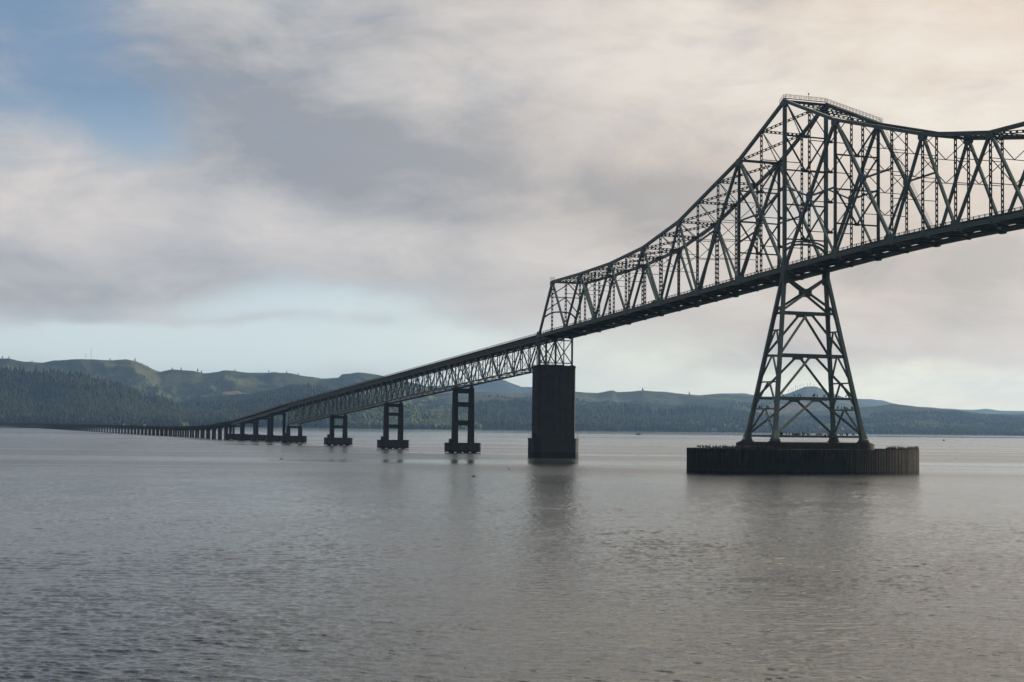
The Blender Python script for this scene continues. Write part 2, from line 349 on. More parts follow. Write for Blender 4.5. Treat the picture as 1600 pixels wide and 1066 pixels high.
def deck_z(s):                                     # top of the road
    if s <= 0: return float(np.interp(-s / PN, list(range(KM + 1)), [_zb[k] for k in range(KM + 1)])) + 1.4
    if s <= 433: return 50.1 - 0.0574 * s
    xs = [433, 476, 535, 610, 685, 768, 850, 970, 9999]; zs = [25.25, 22.5, 18.4, 13.7, 10.5, 8.6, 7.9, 7.7, 7.7]
    return float(np.interp(s, xs, zs))
RT0, RT1 = WD / 2 - 4.75, WD / 2 + 4.75            # edges of the road slab

def railing(mb, path, t, pitch=2.2, h=0.95):
    """curb, posts and two rails along path [(s, z of the road)]"""
    mb.strip(path, t - .14, t + .14, 0.0, .30); mb.strip(path, t - .05, t + .05, h - .12, h); mb.strip(path, t - .03, t + .03, h * .62, h * .62 + .07)
    s0, s1 = path[0][0], path[-1][0]; lo, hi = min(s0, s1), max(s0, s1); n = max(1, int((hi - lo) / pitch))
    xs = [p[0] for p in path]; zs = [p[1] for p in path]
    if xs[0] > xs[-1]: xs, zs = xs[::-1], zs[::-1]
    for i in range(n):
        y = lo + (i + .5) * (hi - lo) / n; z = float(np.interp(y, xs, zs)); mb.box(t - .09, t + .09, y - .09, y + .09, z + .29, z + h + .06)

# ------------------------------------------------------------------ the through truss
def build_cantilever():
    root = site('through_truss', 0)
    tag(root, 'tall green steel through truss rising to a peak over the braced tower', 'bridge truss')
    X = (1, 0, 0); Zr = (0, 0, 1); sides = (0.0, WD)
    def gus(mb, c, wy, hz, dx=0.0):
        y, z = c.y, c.z
        pts = [(-wy, -hz * .45), (-wy * .55, -hz), (wy * .55, -hz), (wy, -hz * .45), (wy, hz * .45), (wy * .55, hz), (-wy * .55, hz), (-wy, hz * .45)]
        n = len(pts); w = .47
        mb.add([(c.x - w, y + a, z + b) for a, b in pts] + [(c.x + w, y + a, z + b) for a, b in pts],
               [tuple(range(n)), tuple(range(2 * n - 1, n - 1, -1))] + [(i, n + i, n + (i + 1) % n, (i + 1) % n) for i in range(n)])
    topmain = [1, 3, 5, 7, 9, 12, 14, 16, 19, 21] + list(range(23, KM, 2))
    for t in sides:
        mb = MB()
        for k in range(1, KM): mb.beam(tn(k, t), tn(k + 1, t), .84, .95, X)
        for k in topmain: gus(mb, tn(k, t) - Vector((0, 0, .62)), 1.45, 1.0)
        mb.build('top_chord', M_STEEL, root)
        mb = MB()
        for k in range(0, KM): mb.beam(bn(k, t), bn(k + 1, t), .84, 1.0, X)
        for k in range(0, KM + 1, 2): gus(mb, bn(k, t) + Vector((0, 0, .5)), 1.5, 1.35)
        for k in range(1, KM, 2): gus(mb, bn(k, t) + Vector((0, 0, .1)), .55, .8)
        mb.build('bottom_chord', M_STEEL, root)
        mb = MB(); mb.beam(bn(0, t), tn(1, t), .8, .85, X); mb.build('end_post', M_STEEL, root)
        mb = MB(); mb.beam(bn(14, t), tn(14, t), .95, .95, X); mb.build('tower_post', M_STEEL, root)
        def mid(a, b): return (a + b) / 2
        m11, m13 = mid(bn(10, t), tn(12, t)), mid(tn(12, t), bn(14, t)); m15, m17 = mid(bn(14, t), tn(16, t)), mid(tn(16, t), bn(18, t))
        dg = [(tn(k, t), bn(k + 1, t)) if k % 2 else (bn(k, t), tn(k + 1, t)) for k in list(range(1, 10)) + list(range(18, KM))]
        for i, (a, b) in enumerate(dg):
            mb = MB(); mb.beam(a, b, .72, .62, X); mb.build('diagonal', M_STEEL, root)
        for a, b in ((bn(10, t), tn(12, t)), (tn(12, t), bn(14, t)), (bn(14, t), tn(16, t)), (tn(16, t), bn(18, t))):
            mb = MB(); mb.beam(a, b, .76, .82, X); gus(mb, mid(a, b), 1.0, 1.2); mb.build('diagonal', M_STEEL, root)
        for a, b in ((m11, bn(12, t)), (m13, bn(12, t)), (m15, bn(16, t)), (m17, bn(16, t))):
            mb = MB(); mb.beam(a, b, .6, .45, X); mb.build('sub_diagonal', M_STEEL, root)
        pm = Vector((t, -PN * 14, m13.z + 6.6))
        def vz(k, z): return Vector((t, -PN * k, z))
        for a, b in ((m11, vz(10, m11.z - 3.2)), (m13, vz(12, m13.z - .9)), (m15, vz(16, m15.z + .9)), (m17, vz(18, m17.z + .8)), (m15, pm)):
            mb = MB(); mb.beam(a, b, .55, .42, X); mb.build('sub_strut', M_STEEL, root)
        mb = MB(); mb.laced(m13, pm, .7, .3, X); mb.build('sub_strut', M_STEEL, root)
        for k in range(1, KM):
            mb = MB()
            if k in (12, 16): mb.beam(bn(k, t), tn(k, t), .7, .66, X)
            elif k == 14: continue
            else: mb.laced(bn(k, t), tn(k, t), .78, .26, X, 1.5, .52)
            mb.build('hanger', M_STEEL_DK, root)
    # bracing in the roof of the truss
    for k in range(1, KM + 1):
        mb = MB(); a, b = tn(k, 0.4), tn(k, WD - .4); o = Vector((0, 0, -.1))
        if k in (1, 12, 14, 16): mb.beam(a + o, b + o, .75, .6, Zr)
        else: mb.laced(a + o, b + o, .80, .24, Zr, 1.45, .50)
        mb.build('roof_strut', M_STEEL_DK, root)
    for k in range(1, KM):
        mb = MB(); o = Vector((0, 0, -.12)); dn = Vector((0, 0, -.34))
        mb.laced(tn(k, .4) + o, tn(k + 1, WD - .4) + o, .78, .24, Zr, 1.45, .50)
        mb.beam(tn(k, WD - .4) + o, tn(k + 1, .4) + o + dn * .2, .30, .26, Zr)
        mb.build('roof_brace', M_STEEL_DK, root)
    # cross frames between the two trusses, above the traffic
    for k in range(2, KM):
        mb = MB(); zb, zt = _zb[k] + 9.0, _zt[k]; y = -PN * k
        heavy = k in (12, 13, 14, 15, 16); h = .40 if k in (12, 14, 16) else .22 if heavy else .17
        step = 8.3 if heavy else 6.1; n = max(1, int((zt - zb) / step)); zs = [zt - i * (zt - zb) / n if heavy else zt - i * step for i in range(n + 1)]
        for i in range(n):
            c = Vector((WD / 2, y, zs[i + 1]))
            for tt in (0.3, WD - .3): mb.beam(Vector((tt, y, zs[i] - .3)), c, h, h, (0, 1, 0))
            mb.beam(Vector((.3, y, zs[i + 1])), Vector((WD - .3, y, zs[i + 1])), h, h, (0, 1, 0))
            if heavy: mb.box(WD / 2 - .7, WD / 2 + .7, y - h * .55, y + h * .55, zs[i + 1] - .35, zs[i + 1] + .45)
        mb.build('sway_frame', M_STEEL_DK, root)
    def arch(mb, f, span, rise, d, w):
        pts = [(span * i / 14, rise * (1 - abs(2 * i / 14 - 1) ** 3.2)) for i in range(15)]
        for (a, b), (c, e) in zip(pts[:-1], pts[1:]): mb.beam(f(a, b), f(c, e), d, w, (0, 1, 0))
    u1 = (tn(1, 0) - bn(0, 0)); f0 = lambda a, b: bn(0, 0) + Vector((a, 0, 0)) + u1 * ((7.0 + b) / u1.z)
    mb = MB(); arch(mb, f0, WD, 2.6, .5, .55)
    for a, b, c, d in ((0, 15.2, WD, 15.2), (0, 15.2, WD / 2, 20.4), (WD, 15.2, WD / 2, 20.4), (0, 9.6, WD / 2, 15.2), (WD, 9.6, WD / 2, 15.2)):
        mb.beam(f0(a, b - 7), f0(c, d - 7), .4, .34, (0, 1, 0))
    mb.build('portal_frame', M_STEEL, root)
    for k in (14,):
        f1 = lambda a, b: Vector((a, -PN * k, _zb[k] + 5.2 + b)); mb = MB(); arch(mb, f1, WD, 2.4, .6, .6)
        f2 = lambda a, b: Vector((a, -PN * k, _zb[k] + 6.9 + b * .7)); arch(mb, f2, WD, 2.2, .5, .45); mb.build('portal_frame', M_STEEL, root)
    # floor: cross beams, stringers, wind bracing, road
    for k in range(0, KM + 1):
        mb = MB(); y = -PN * k; mb.box(.43, WD - .43, y - .22, y + .22, _zb[k] - .45, _zb[k] + .75)
        for tt in (.55, WD - .55): mb.box(tt - .1, tt + .1, y - .5, y + .5, _zb[k] - .45, _zb[k] + .3)
        mb.build('floor_beam', M_STEEL_DK, root)
    path = [(-PN * k, _zb[k]) for k in range(KM + 1)]
    mb = MB()
    for i in range(6): tt = WD / 2 - 3.9 + 7.8 * i / 5; mb.strip(path, tt - .16, tt + .16, .38, 1.08)
    mb.build('stringers', M_STEEL_DK, root)
    for tt in (1.25, WD - 1.25): mb = MB(); mb.strip(path, tt - .22, tt + .22, .1, .62); mb.build('utility_duct', M_STEEL_DK, root)
    for k in range(KM):
        mb = MB(); o = Vector((0, 0, -.3))
        mb.laced(bn(k, .45) + o, bn(k + 1, WD - .45) + o, .7, .26, X, 1.6, .36); mb.laced(bn(k, WD - .45) + o + Vector((0, 0, .3)), bn(k + 1, .45) + o + Vector((0, 0, .3)), .7, .26, X, 1.6, .36)
        mb.build('floor_brace', M_STEEL_DK, root)
    dp = [(y, z + 1.4) for y, z in path]
    mb = MB(); mb.strip(dp, RT0, RT1, -.3, 0); mb.build('road_deck', M_DECK, root)
    for tt in (RT0 + .2, RT1 - .2): mb = MB(); railing(mb, dp, tt); mb.build('railing', M_RAIL, root)
    # inspection walk at the peak: over the cross strut and down the far chord, with hand rails
    wk = MB(); hr = MB()
    def walk(pts, off):
        for a, b in zip(pts[:-1], pts[1:]):
            wk.beam(a, b, .9, .06, off); ln = (b - a).length; n = max(2, int(ln / 1.7))
            for sg in (-1, 1):
                o = Vector(off) * .42 * sg; up = Vector((0, 0, 1.1))
                hr.beam(a + o + up, b + o + up, .07, .07); hr.beam(a + o + up * .55, b + o + up * .55, .05, .05)
                for i in range(n + 1): q = a.lerp(b, i / n) + o; hr.beam(q, q + up, .06, .06)
    z1 = Vector((0, 0, .72))
    walk([tn(14, 0).lerp(tn(13, 0), .17) + z1, tn(14, 0) + z1], (1, 0, 0)); walk([tn(14, 0) + z1 * 1.08, tn(14, WD) + z1 * 1.08], (0, 1, 0))
    walk([tn(14, WD) + z1, tn(15, WD) + z1, tn(16, WD) + z1, tn(16, WD).lerp(tn(17, WD), .12) + z1], (1, 0, 0))
    w = wk.build('inspection_walk', M_STEEL_DK, root); hr.build('hand_rail', M_RAIL, w)
    mb = MB(); a = tn(14, 8.2) + Vector((0, 0, .8)); mb.beam(a, a + Vector((0, 0, 1.7)), .08, .08); q = a + Vector((0, 0, 1.7))
    mb.tube([q, q + Vector((0, 0, .12)), q + Vector((0, 0, .4)), q + Vector((0, 0, .55))], [.16, .22, .2, .06], 8); mb.build('beacon_lamp', M_DARK, root)
    # ladder lying along a far diagonal and a small frame on the end post
    mb = MB(); a, b = tn(16, WD + .55) + Vector((0, 0, .3)), bn(18, WD + .55)
    for o in (0, .45): mb.beam(a + Vector((o, 0, 1.1)), b + Vector((o, 0, 1.1)), .06, .06)
    mb.build('maintenance_rail', M_RAIL, root)
    mb = MB(); p = bn(3, RT1 - WD + WD + .3) + Vector((0, 0, 1.4)); mb.beam(p, p + Vector((0, 0, 6.2)), .14, .14)
    for zz, ww in ((4.2, .9), (5.0, 1.3), (5.8, 1.0)): mb.beam(p + Vector((-ww, 0, zz)), p + Vector((ww, 0, zz)), .1, .1)
    mb.build('signal_post', M_STEEL_DK, root)
    for t in sides:
        mb = MB(); q = tn(1, t)
        for dx, dy in ((-.6, -.7), (.6, -.7), (.6, .9), (-.6, .9)): mb.beam(q + Vector((dx, dy, .4)), q + Vector((dx, dy, 1.7)), .07, .07)
        for zz in (1.1, 1.7):
            for (a, b), (c, d) in (((-.6, -.7), (.6, -.7)), ((.6, -.7), (.6, .9)), ((.6, .9), (-.6, .9)), ((-.6, .9), (-.6, -.7))): mb.beam(q + Vector((a, b, zz)), q + Vector((c, d, zz)), .06, .06)
        mb.build('guard_cage', M_RAIL, root)
    return root
build_cantilever()

# ------------------------------------------------------------------ the tower under the peak
SP = -PN * 14
def build_tower():
    root = site('braced_tower', SP, WD / 2)
    tag(root, 'four legged green steel tower with crossed bracing standing on the round pier', 'bridge tower')
    H0, HT = 10.0, _zb[14] - .55
    def lp(ts, ss, z):
        f = (HT - z) / (HT - H0); return Vector((ts * (WD / 2 + 7.8 * f), ss * (.25 + 7.6 * f), z))
    for ts in (-1, 1):
        for ss in (-1, 1):
            mb = MB(); mb.beam(lp(ts, ss, H0), lp(ts, ss, HT), 1.15, 1.1, (1, 0, 0), 1.0, .9)
            b = lp(ts, ss, H0); mb.prism([(b.x - 1.1, b.y - 1.1), (b.x + 1.1, b.y - 1.1), (b.x + 1.1, b.y + 1.1), (b.x - 1.1, b.y + 1.1)], H0 - .78, H0 - .2)
            mb.beam(b + Vector((0, 0, -.25)), lp(ts, ss, H0 + 2.2), 2.0, 2.0, (1, 0, 0), 1.25, 1.2)
            mb.build('leg', M_STEEL, root)
        mb = MB(); top = Vector((ts * WD / 2, 0, HT)); mb.beam(top + Vector((0, 0, -3.6)), top + Vector((0, 0, .1)), 1.3, 2.0, (1, 0, 0), 1.2, 2.5); mb.build('leg_head', M_STEEL, root)
    LV = [46.8, 34.3, 21.7]
    for ss in (-1, 1):
        for z in LV:
            mb = MB(); mb.beam(lp(-1, ss, z), lp(1, ss, z), .72, .6, (0, 0, 1)); mb.box(-1.7, 1.7, ss * (.25 + 7.6 * (HT - z) / (HT - H0)) - .34, ss * (.25 + 7.6 * (HT - z) / (HT - H0)) + .34, z - 1.0, z - .3)
            mb.build('cross_strut', M_STEEL, root)
        for ts in (-1, 1):
            mb = MB(); mb.beam(lp(ts, ss, 57.6), lp(-ts, ss, LV[0] + .6), .6, .6, (0, 1, 0)); mb.build('brace', M_STEEL, root)
        c = (lp(1, ss, 52.9) + lp(-1, ss, 52.9)) / 2; mb = MB(); mb.box(c.x - 1.3, c.x + 1.3, c.y - .36, c.y + .36, c.z - 1.1, c.z + 1.1); mb.build('gusset', M_STEEL, root)
        for za, zb in zip(LV, LV[1:] + [H0 + 1.0]):
            c = (lp(1, ss, za) + lp(-1, ss, za)) / 2
            for ts in (-1, 1):
                mb = MB(); mb.beam(c + Vector((ts * .9, 0, -.5)), lp(ts, ss, zb), .58, .55, (0, 1, 0)); mb.build('brace', M_STEEL, root)
        mb = MB(); mb.beam(lp(-1, ss, 10.6), lp(1, ss, 10.6), .55, .5, (0, 0, 1)); mb.build('cross_strut', M_STEEL, root)
    SV = [48.4, 41.6, 34.0, 26.4, 18.5]
    for ts in (-1, 1):
        for z in SV:
            mb = MB(); mb.beam(lp(ts, -1, z), lp(ts, 1, z), .42, .42, (0, 0, 1)); mb.build('side_strut', M_STEEL, root)
        for za, zb in zip(SV[:-1] + [18.5], SV[1:] + [H0 + .8]):
            c = (lp(ts, -1, za) + lp(ts, 1, za)) / 2
            for ss in (-1, 1):
                mb = MB(); mb.laced(c + Vector((0, ss * .5, -.2)), lp(ts, ss, zb), .6, .3, (0, 1, 0), 1.5, .4); mb.build('side_brace', M_STEEL, root)
        mb = MB(); mb.beam(lp(ts, -1, 10.6), lp(ts, 1, 10.6), .5, .45, (0, 0, 1)); mb.build('side_strut', M_STEEL, root)
    return lp
TOWER_LP = build_tower()
EA, EB = 37.8, 15.6                                # half length and half width of the round pier
def build_round_pier():
    root = site('round_pier', SP, WD / 2)
    tag(root, 'long rounded sheet pile pier, dark and ribbed, under the braced tower', 'bridge pier')
    ex = 2.25
    def el(a, off=0.0, n=ex):
        c, s = math.cos(a), math.sin(a); return ((EA - off) * math.copysign(abs(c) ** (2 / n), c), (EB - off) * math.copysign(abs(s) ** (2 / n), s))
    fine = [el(2 * math.pi * i / 4000) for i in range(4001)]; L = [0.0]
    for a, b in zip(fine[:-1], fine[1:]): L.append(L[-1] + math.dist(a, b))
    n = int(L[-1] / .64); rim = []; rj = random.Random(5); jit = [rj.uniform(-.06, .06) for _ in range(n)]; lean = [rj.uniform(0, .07) for _ in range(n)]; tops = []
    for i in range(n):
        for fr, off in ((.0, 0.0), (.36, 0.0), (.5, .22), (.86, .22)):
            d = (i + fr + jit[i]) / n * L[-1]; j = int(np.searchsorted(L, d)); a = 2 * math.pi * j / 4000; rim.append(el(a, off + lean[i])); tops.append(7.05 - lean[i] * 1.6)
    m = len(rim); vs = []; zs = (-1.5, 7.05)
    vs += [(x, y, zs[0]) for x, y in rim] + [(x, y, tz) for (x, y), tz in zip(rim, tops)]
    inn = [el(2 * math.pi * i / m + 0, .75) for i in range(m)]
    k0 = [math.atan2(y, x) for x, y in rim]
    inn = [(x * (1 - .75 / math.hypot(x, y)), y * (1 - .75 / math.hypot(x, y))) for x, y in rim]
    vs += [(x, y, 7.05) for x, y in inn] + [(x, y, 6.3) for x, y in inn]
    fs = []
    for r in range(3): fs += [(r * m + i, r * m + (i + 1) % m, (r + 1) * m + (i + 1) % m, (r + 1) * m + i) for i in range(m)]
    mb = MB(); mb.add(vs, fs); mb.build('sheet_pile_wall', M_SHEET, root)
    mb = MB(); mb.prism([(x * .97, y * .965) for x, y in fine[:-1:40]], 5.9, 6.45); mb.build('stone_fill', M_CAP, root)
    def rr(hx, hy, r, n=7):
        p = []
        for cx, cy, a0 in ((hx - r, hy - r, 0), (-hx + r, hy - r, 90), (-hx + r, -hy + r, 180), (hx - r, -hy + r, 270)):
            p += [(cx + r * math.cos(R(a0 + 90 * i / n)), cy + r * math.sin(R(a0 + 90 * i / n))) for i in range(n + 1)]
        return p
    mb = MB(); mb.prism(rr(18.8, 10.6, 4.0), 6.0, 8.65); mb.prism(rr(18.2, 10.1, 3.7), 8.65, 8.9)
    for ts in (-1, 1):
        for ss in (-1, 1): q = TOWER_LP(ts, ss, 10.0); mb.prism([(q.x + 2.0 * math.cos(R(22.5 + 45 * i)), q.y + 1.9 * math.sin(R(22.5 + 45 * i))) for i in range(8)], 8.8, 9.22)
    mb.build('concrete_cap', M_CAP, root)
    # gear on the cap
    c = site('fog_signal_cabinet', SP - 8.6, WD / 2 + 4.0, 8.9); tag(c, 'small black signal cabinet with a lamp and horn on the tower base', 'signal cabinet')
    mb = MB(); mb.box(-.9, .9, -.6, .6, 0, 1.5); mb.box(-1.0, 1.0, -.7, .7, 1.5, 1.6); mb.build('cabinet', M_DARK, c)
    mb = MB(); mb.tube([(-2.6, 0, 2.0), (-1.7, 0, 2.0), (-1.2, 0, 2.0)], [.5, .22, .16], 10); mb.box(-1.5, -1.3, -.06, .06, 1.55, 2.0); mb.build('horn', M_DARK, c)
    mb = MB(); mb.tube([(.5, 0, 1.6), (.5, 0, 2.3)], [.06, .06], 6); mb.tube([(.5, 0, 2.3), (.5, 0, 2.4), (.5, 0, 2.75), (.5, 0, 2.9)], [.2, .26, .26, .08], 8); mb.build('lamp', M_DARK, c)
    mb = MB()
    for xx in (-.8, .8): mb.box(xx - .04, xx + .04, .5, .58, 1.6, 2.6)
    mb.box(-.8, .8, .5, .58, 2.55, 2.63); mb.build('hand_rail', M_DARK, c)
    return el
EL = build_round_pier()

# ------------------------------------------------------------------ anchor pier and its steel frame
def octo(hx, hy, c): return [(-hx + c, -hy), (hx - c, -hy), (hx, -hy + c), (hx, hy - c), (hx - c, hy), (-hx + c, hy), (-hx, hy - c), (-hx, -hy + c)]
def build_anchor():
    root = site('solid_pier', 0.4, WD / 2 - .2)
    tag(root, 'massive solid dark concrete pier at the low end of the through truss', 'bridge pier')
    mb = MB(); mb.prism(octo(8.3, 3.2, .5), 7.9, 36.2); mb.prism(octo(8.45, 3.35, .5), 36.2, 37.0); mb.prism(octo(8.3, 3.2, .5), 37.0, 37.2)
    for x in (-5.0, -1.7, 1.7, 5.0): mb.box(x - .12, x + .12, -3.24, -3.1, 8.0, 36.2)
    mb.build('shaft', M_ANCHOR, root)
    mb = MB(); mb.prism(octo(9.7, 5.4, 2.2), -1.5, 7.4); mb.prism(octo(9.85, 5.55, 2.25), 7.4, 7.9); mb.build('footing', M_ANCHOR, root)
    for x, y in ((-8.9, -3.4), (-9.2, 2.5), (9.0, -3.6), (9.2, 2.4)): mb = MB(); mb.box(x - .05, x + .05, y - .05, y + .05, 7.9, 9.5); mb.tube([(x, y, 9.5), (x, y, 9.6), (x, y, 9.8)], [.1, .14, .08], 6); mb.build('marker_light', M_DARK, root)
    mb = MB(); mb.box(-9.3, -8.5, -1.2, .4, 7.9, 9.6); mb.box(-9.5, -8.4, -1.3, .5, 9.6, 9.72); mb.build('equipment_box', M_DARK, root)
    f = site('bearing_frame', -1.0, 0.0, 37.2); tag(f, 'open green steel bearing frame between the solid pier and the truss', 'bearing frame')
    H = _zb[0] - 37.2 - .5
    for t in (0.0, WD / 2, WD):
        mb = MB(); w = .62 if t != WD / 2 else .42; mb.beam((t, 0, .25), (t, 0, H), w, w); mb.box(t - .6, t + .6, -.6, .6, 0, .3); mb.build('post', M_STEEL_LT, f)
    for a, b in ((0, WD / 2), (WD / 2, WD)):
        for z0, z1 in ((.6, H - .8), (H - .8, .6)): mb = MB(); mb.beam((a, .05 if z0 < 1 else -.05, z0), (b, .05 if z0 < 1 else -.05, z1), .34, .3, (0, 1, 0)); mb.build('brace', M_STEEL_LT, f)
    for z in (1.0, H - 1.0): mb = MB(); mb.beam((.3, 0, z), (WD - .3, 0, z), .4, .36, (0, 0, 1)); mb.build('strut', M_STEEL_LT, f)
build_anchor()

# ------------------------------------------------------------------ deck truss spans
SPAN, GR, DPT = 108.25, 0.0574, 10.8
def deck_truss():
    root = empty('deck_truss_span', (0, 0, 0)); T = (WD / 2 - 4.0, WD / 2 + 4.0); n = 12; st = (SPAN - .5) / n; X = (1, 0, 0)
    def tp(i, t): return Vector((t, i * st, -GR * i * st))
    def bp(i, t): return tp(i, t) - Vector((0, 0, DPT))
    for t in T:
        mb = MB(); mb.beam(tp(0, t), tp(n, t), .5, .6, X); mb.build('top_chord', M_STEEL_LT, root)
        mb = MB(); mb.beam(bp(0, t), bp(n, t), .5, .6, X); mb.build('bottom_chord', M_STEEL_LT, root)
        for i in range(n):
            a, b = (bp(i, t), tp(i + 1, t)) if i % 2 == 0 else (tp(i, t), bp(i + 1, t)); mb = MB(); mb.beam(a, b, .42, .42, X); mb.build('diagonal', M_STEEL_LT, root)
        for i in range(n + 1): mb = MB(); mb.beam(bp(i, t), tp(i, t), .34, .3, X); mb.build('vertical', M_STEEL_LT, root)
        mb = MB(); q = bp(0, t); mb.box(t - .5, t + .5, -.02, .9, q.z - 1.05, q.z - .28); q = bp(n, t); mb.box(t - .5, t + .5, q.y - .9, q.y + .02, q.z - 1.05, q.z - .28); mb.build('bearing', M_STEEL_DK, root)
    for i in range(n + 1):
        mb = MB(); a, b, c, d = bp(i, T[0]), bp(i, T[1]), tp(i, T[0]), tp(i, T[1])
        for p, q in ((a, d), (b, c)): mb.beam(p, q, .16, .16, (0, 1, 0))
        mb.beam(a, b, .28, .28, (0, 0, 1)); mb.build('cross_frame', M_STEEL_DK, root)
    for pf, nm_ in ((bp, 'lower_bracing'), (tp, 'upper_bracing')):
        mb = MB()
        for i in range(n):
            mb.beam(pf(i, T[0]), pf(i + 1, T[1]), .3, .2, X); mb.beam(pf(i, T[1]) - Vector((0, 0, .22)), pf(i + 1, T[0]) - Vector((0, 0, .22)), .3, .2, X)
        mb.build(nm_, M_STEEL_DK, root)
    mb = MB()
    for i in range(n + 1): q = tp(i, 0); mb.box(RT0 + .5, RT1 - .5, q.y - .2, q.y + .2, q.z + .3, q.z + 1.0)
    mb.build('floor_beam', M_STEEL_DK, root)
    path = [(0, 0), (SPAN - .06, -GR * (SPAN - .06))]
    mb = MB()
    for i in range(5): t = RT0 + .45 + (RT1 - RT0 - .9) * i / 4; mb.strip(path, t - .15, t + .15, .55, 1.5)
    mb.build('stringers', M_STEEL_DK, root)
    dp = [(y, z + 1.8) for y, z in path]; mb = MB(); mb.strip(dp, RT0, RT1, -.3, 0); mb.build('road_deck', M_DECK, root)
    for t in (RT0 + .2, RT1 - .2): mb = MB(); railing(mb, dp, t); mb.build('railing', M_RAIL, root)
    return root
DT = deck_truss()
for i, lab in enumerate(('green deck truss span from the solid pier to the tallest two column pier', 'green deck truss span between the tallest and the second tallest two column piers',
                         'green deck truss span between the second tallest and the third two column piers', 'lowest green deck truss span, ending on the short single window pier')):
    o = DT if i == 0 else copy_tree(DT)
    s = SPAN * i + .25; o.location = W3(s, 0, 48.3 - GR * s); o.rotation_euler = (0, 0, TH)
    tag(o, lab, 'bridge span', 'green deck truss spans')

# ------------------------------------------------------------------ two column piers
def column_pier(s, top, beams, lab):
    root = site('concrete_pier', s, WD / 2); tag(root, lab, 'bridge pier', 'two column concrete piers')
    for x in (-4, 4):
        mb = MB(); mb.beam((x, 0, 4.5), (x, 0, top), 2.3, 3.2, (1, 0, 0), 1.9, 2.5); mb.build('column', M_CONC, root)
    for z0, z1 in beams: mb = MB(); mb.box(-3.15, 3.15, -1.0, 1.0, z0, z1); mb.build('cross_beam', M_CONC, root)
    mb = MB(); mb.prism(octo(8.0, 3.6, .8), .35, 4.3); mb.prism(octo(8.12, 3.72, .8), 4.3, 4.6)
    for x in (-5.5, -1.8, 1.8, 5.5):
        for y in (-1.9, 1.9): mb.tube([(x, y, -1.5), (x, y, .45)], [.7, .7], 8)
    mb.build('footing', M_FOOT, root)
    mb = MB(); mb.box(-6.7, -5.5, -.7, .7, 4.6, 6.3); mb.box(-6.8, -5.4, -.8, .8, 6.3, 6.42); mb.build('equipment_box', M_DARK, root)
    for x, y in ((-7.5, -2.6), (7.5, 2.6)): mb = MB(); mb.box(x - .05, x + .05, y - .05, y + .05, 4.6, 6.1); mb.tube([(x, y, 6.1), (x, y, 6.2), (x, y, 6.4)], [.1, .14, .08], 6); mb.build('marker_light', M_DARK, root)
    mb = MB()
    for x in (-4, 4): mb.box(x - .7, x + .7, -1.1, 1.1, top, top + .12)
    mb.build('bearing_seat', M_DARK, root)
def ptop(s): return 48.3 - GR * s - DPT - 1.05 - .12
column_pier(SPAN, ptop(SPAN), [(12.6, 15.0), (21.3, 23.5), (27.6, ptop(SPAN) - .25)], 'tallest dark concrete pier with three windows between its two columns')
column_pier(2 * SPAN, ptop(2 * SPAN), [(10.9, 12.7), (17.3, 18.9), (22.0, ptop(2 * SPAN) - .25)], 'second tallest concrete pier, three small windows between its two columns')
column_pier(3 * SPAN, ptop(3 * SPAN), [(10.1, 11.8), (15.8, ptop(3 * SPAN) - .25)], 'concrete pier with two windows, third from the solid pier')
column_pier(4 * SPAN, ptop(4 * SPAN) - .4, [(9.6, ptop(4 * SPAN) - .65)], 'shortest concrete pier with one window, under the low end of the trusses')

# ------------------------------------------------------------------ plate girder spans and their bents
GS = 45.7; g0 = 4 * SPAN + .3
glab = ['dark plate girder span next to the last green truss', 'second dark girder span from the last green truss', 'third dark girder span from the last green truss', 'fourth girder span, joining the long trestle']
for i in range(4):
    a = g0 + GS * i; b = a + GS - .06; root = site('girder_span', a, 0, 0); tag(root, glab[i], 'bridge span', 'plate girder spans')
    path = [(y, deck_z(a + y)) for y in np.linspace(0, b - a, 5)]
    for t in (WD / 2 - 3.3, WD / 2 + 3.3): mb = MB(); mb.strip(path, t - .25, t + .25, -2.7, -.3); mb.build('girder', M_STEEL_DK, root)
    mb = MB(); mb.strip(path, RT0, RT1, -.3, 0); mb.build('road_deck', M_DECK, root)
    for t in (RT0 + .2, RT1 - .2): mb = MB(); railing(mb, path, t); mb.build('railing', M_RAIL, root)
blab = ['two column bent nearest the low end of the green trusses', 'second two column bent beyond the green trusses', 'third two column bent beyond the green trusses', 'two column bent where girders meet the trestle']
for i in range(4):
    s = g0 + GS * (i + 1); top = deck_z(s) - 2.72; root = site('column_bent', s, WD / 2); tag(root, blab[i], 'bridge pier', 'column bents on low footings')
    for x in (-4.2, 4.2): mb = MB(); mb.beam((x, 0, 4.2), (x, 0, top - 1.2), 1.7, 1.9, (1, 0, 0)); mb.build('column', M_CONC, root)
    mb = MB(); mb.box(-5.3, 5.3, -1.05, 1.05, top - 1.2, top); mb.build('cap_beam', M_CONC, root)
    mb = MB(); mb.prism(octo(8.2, 3.4, .6), .3, 4.3)
    for x in (-5.5, 0, 5.5):
        for y in (-1.8, 1.8): mb.tube([(x, y, -1.5), (x, y, .4)], [.7, .7], 8)
    mb.build('footing', M_FOOT, root)

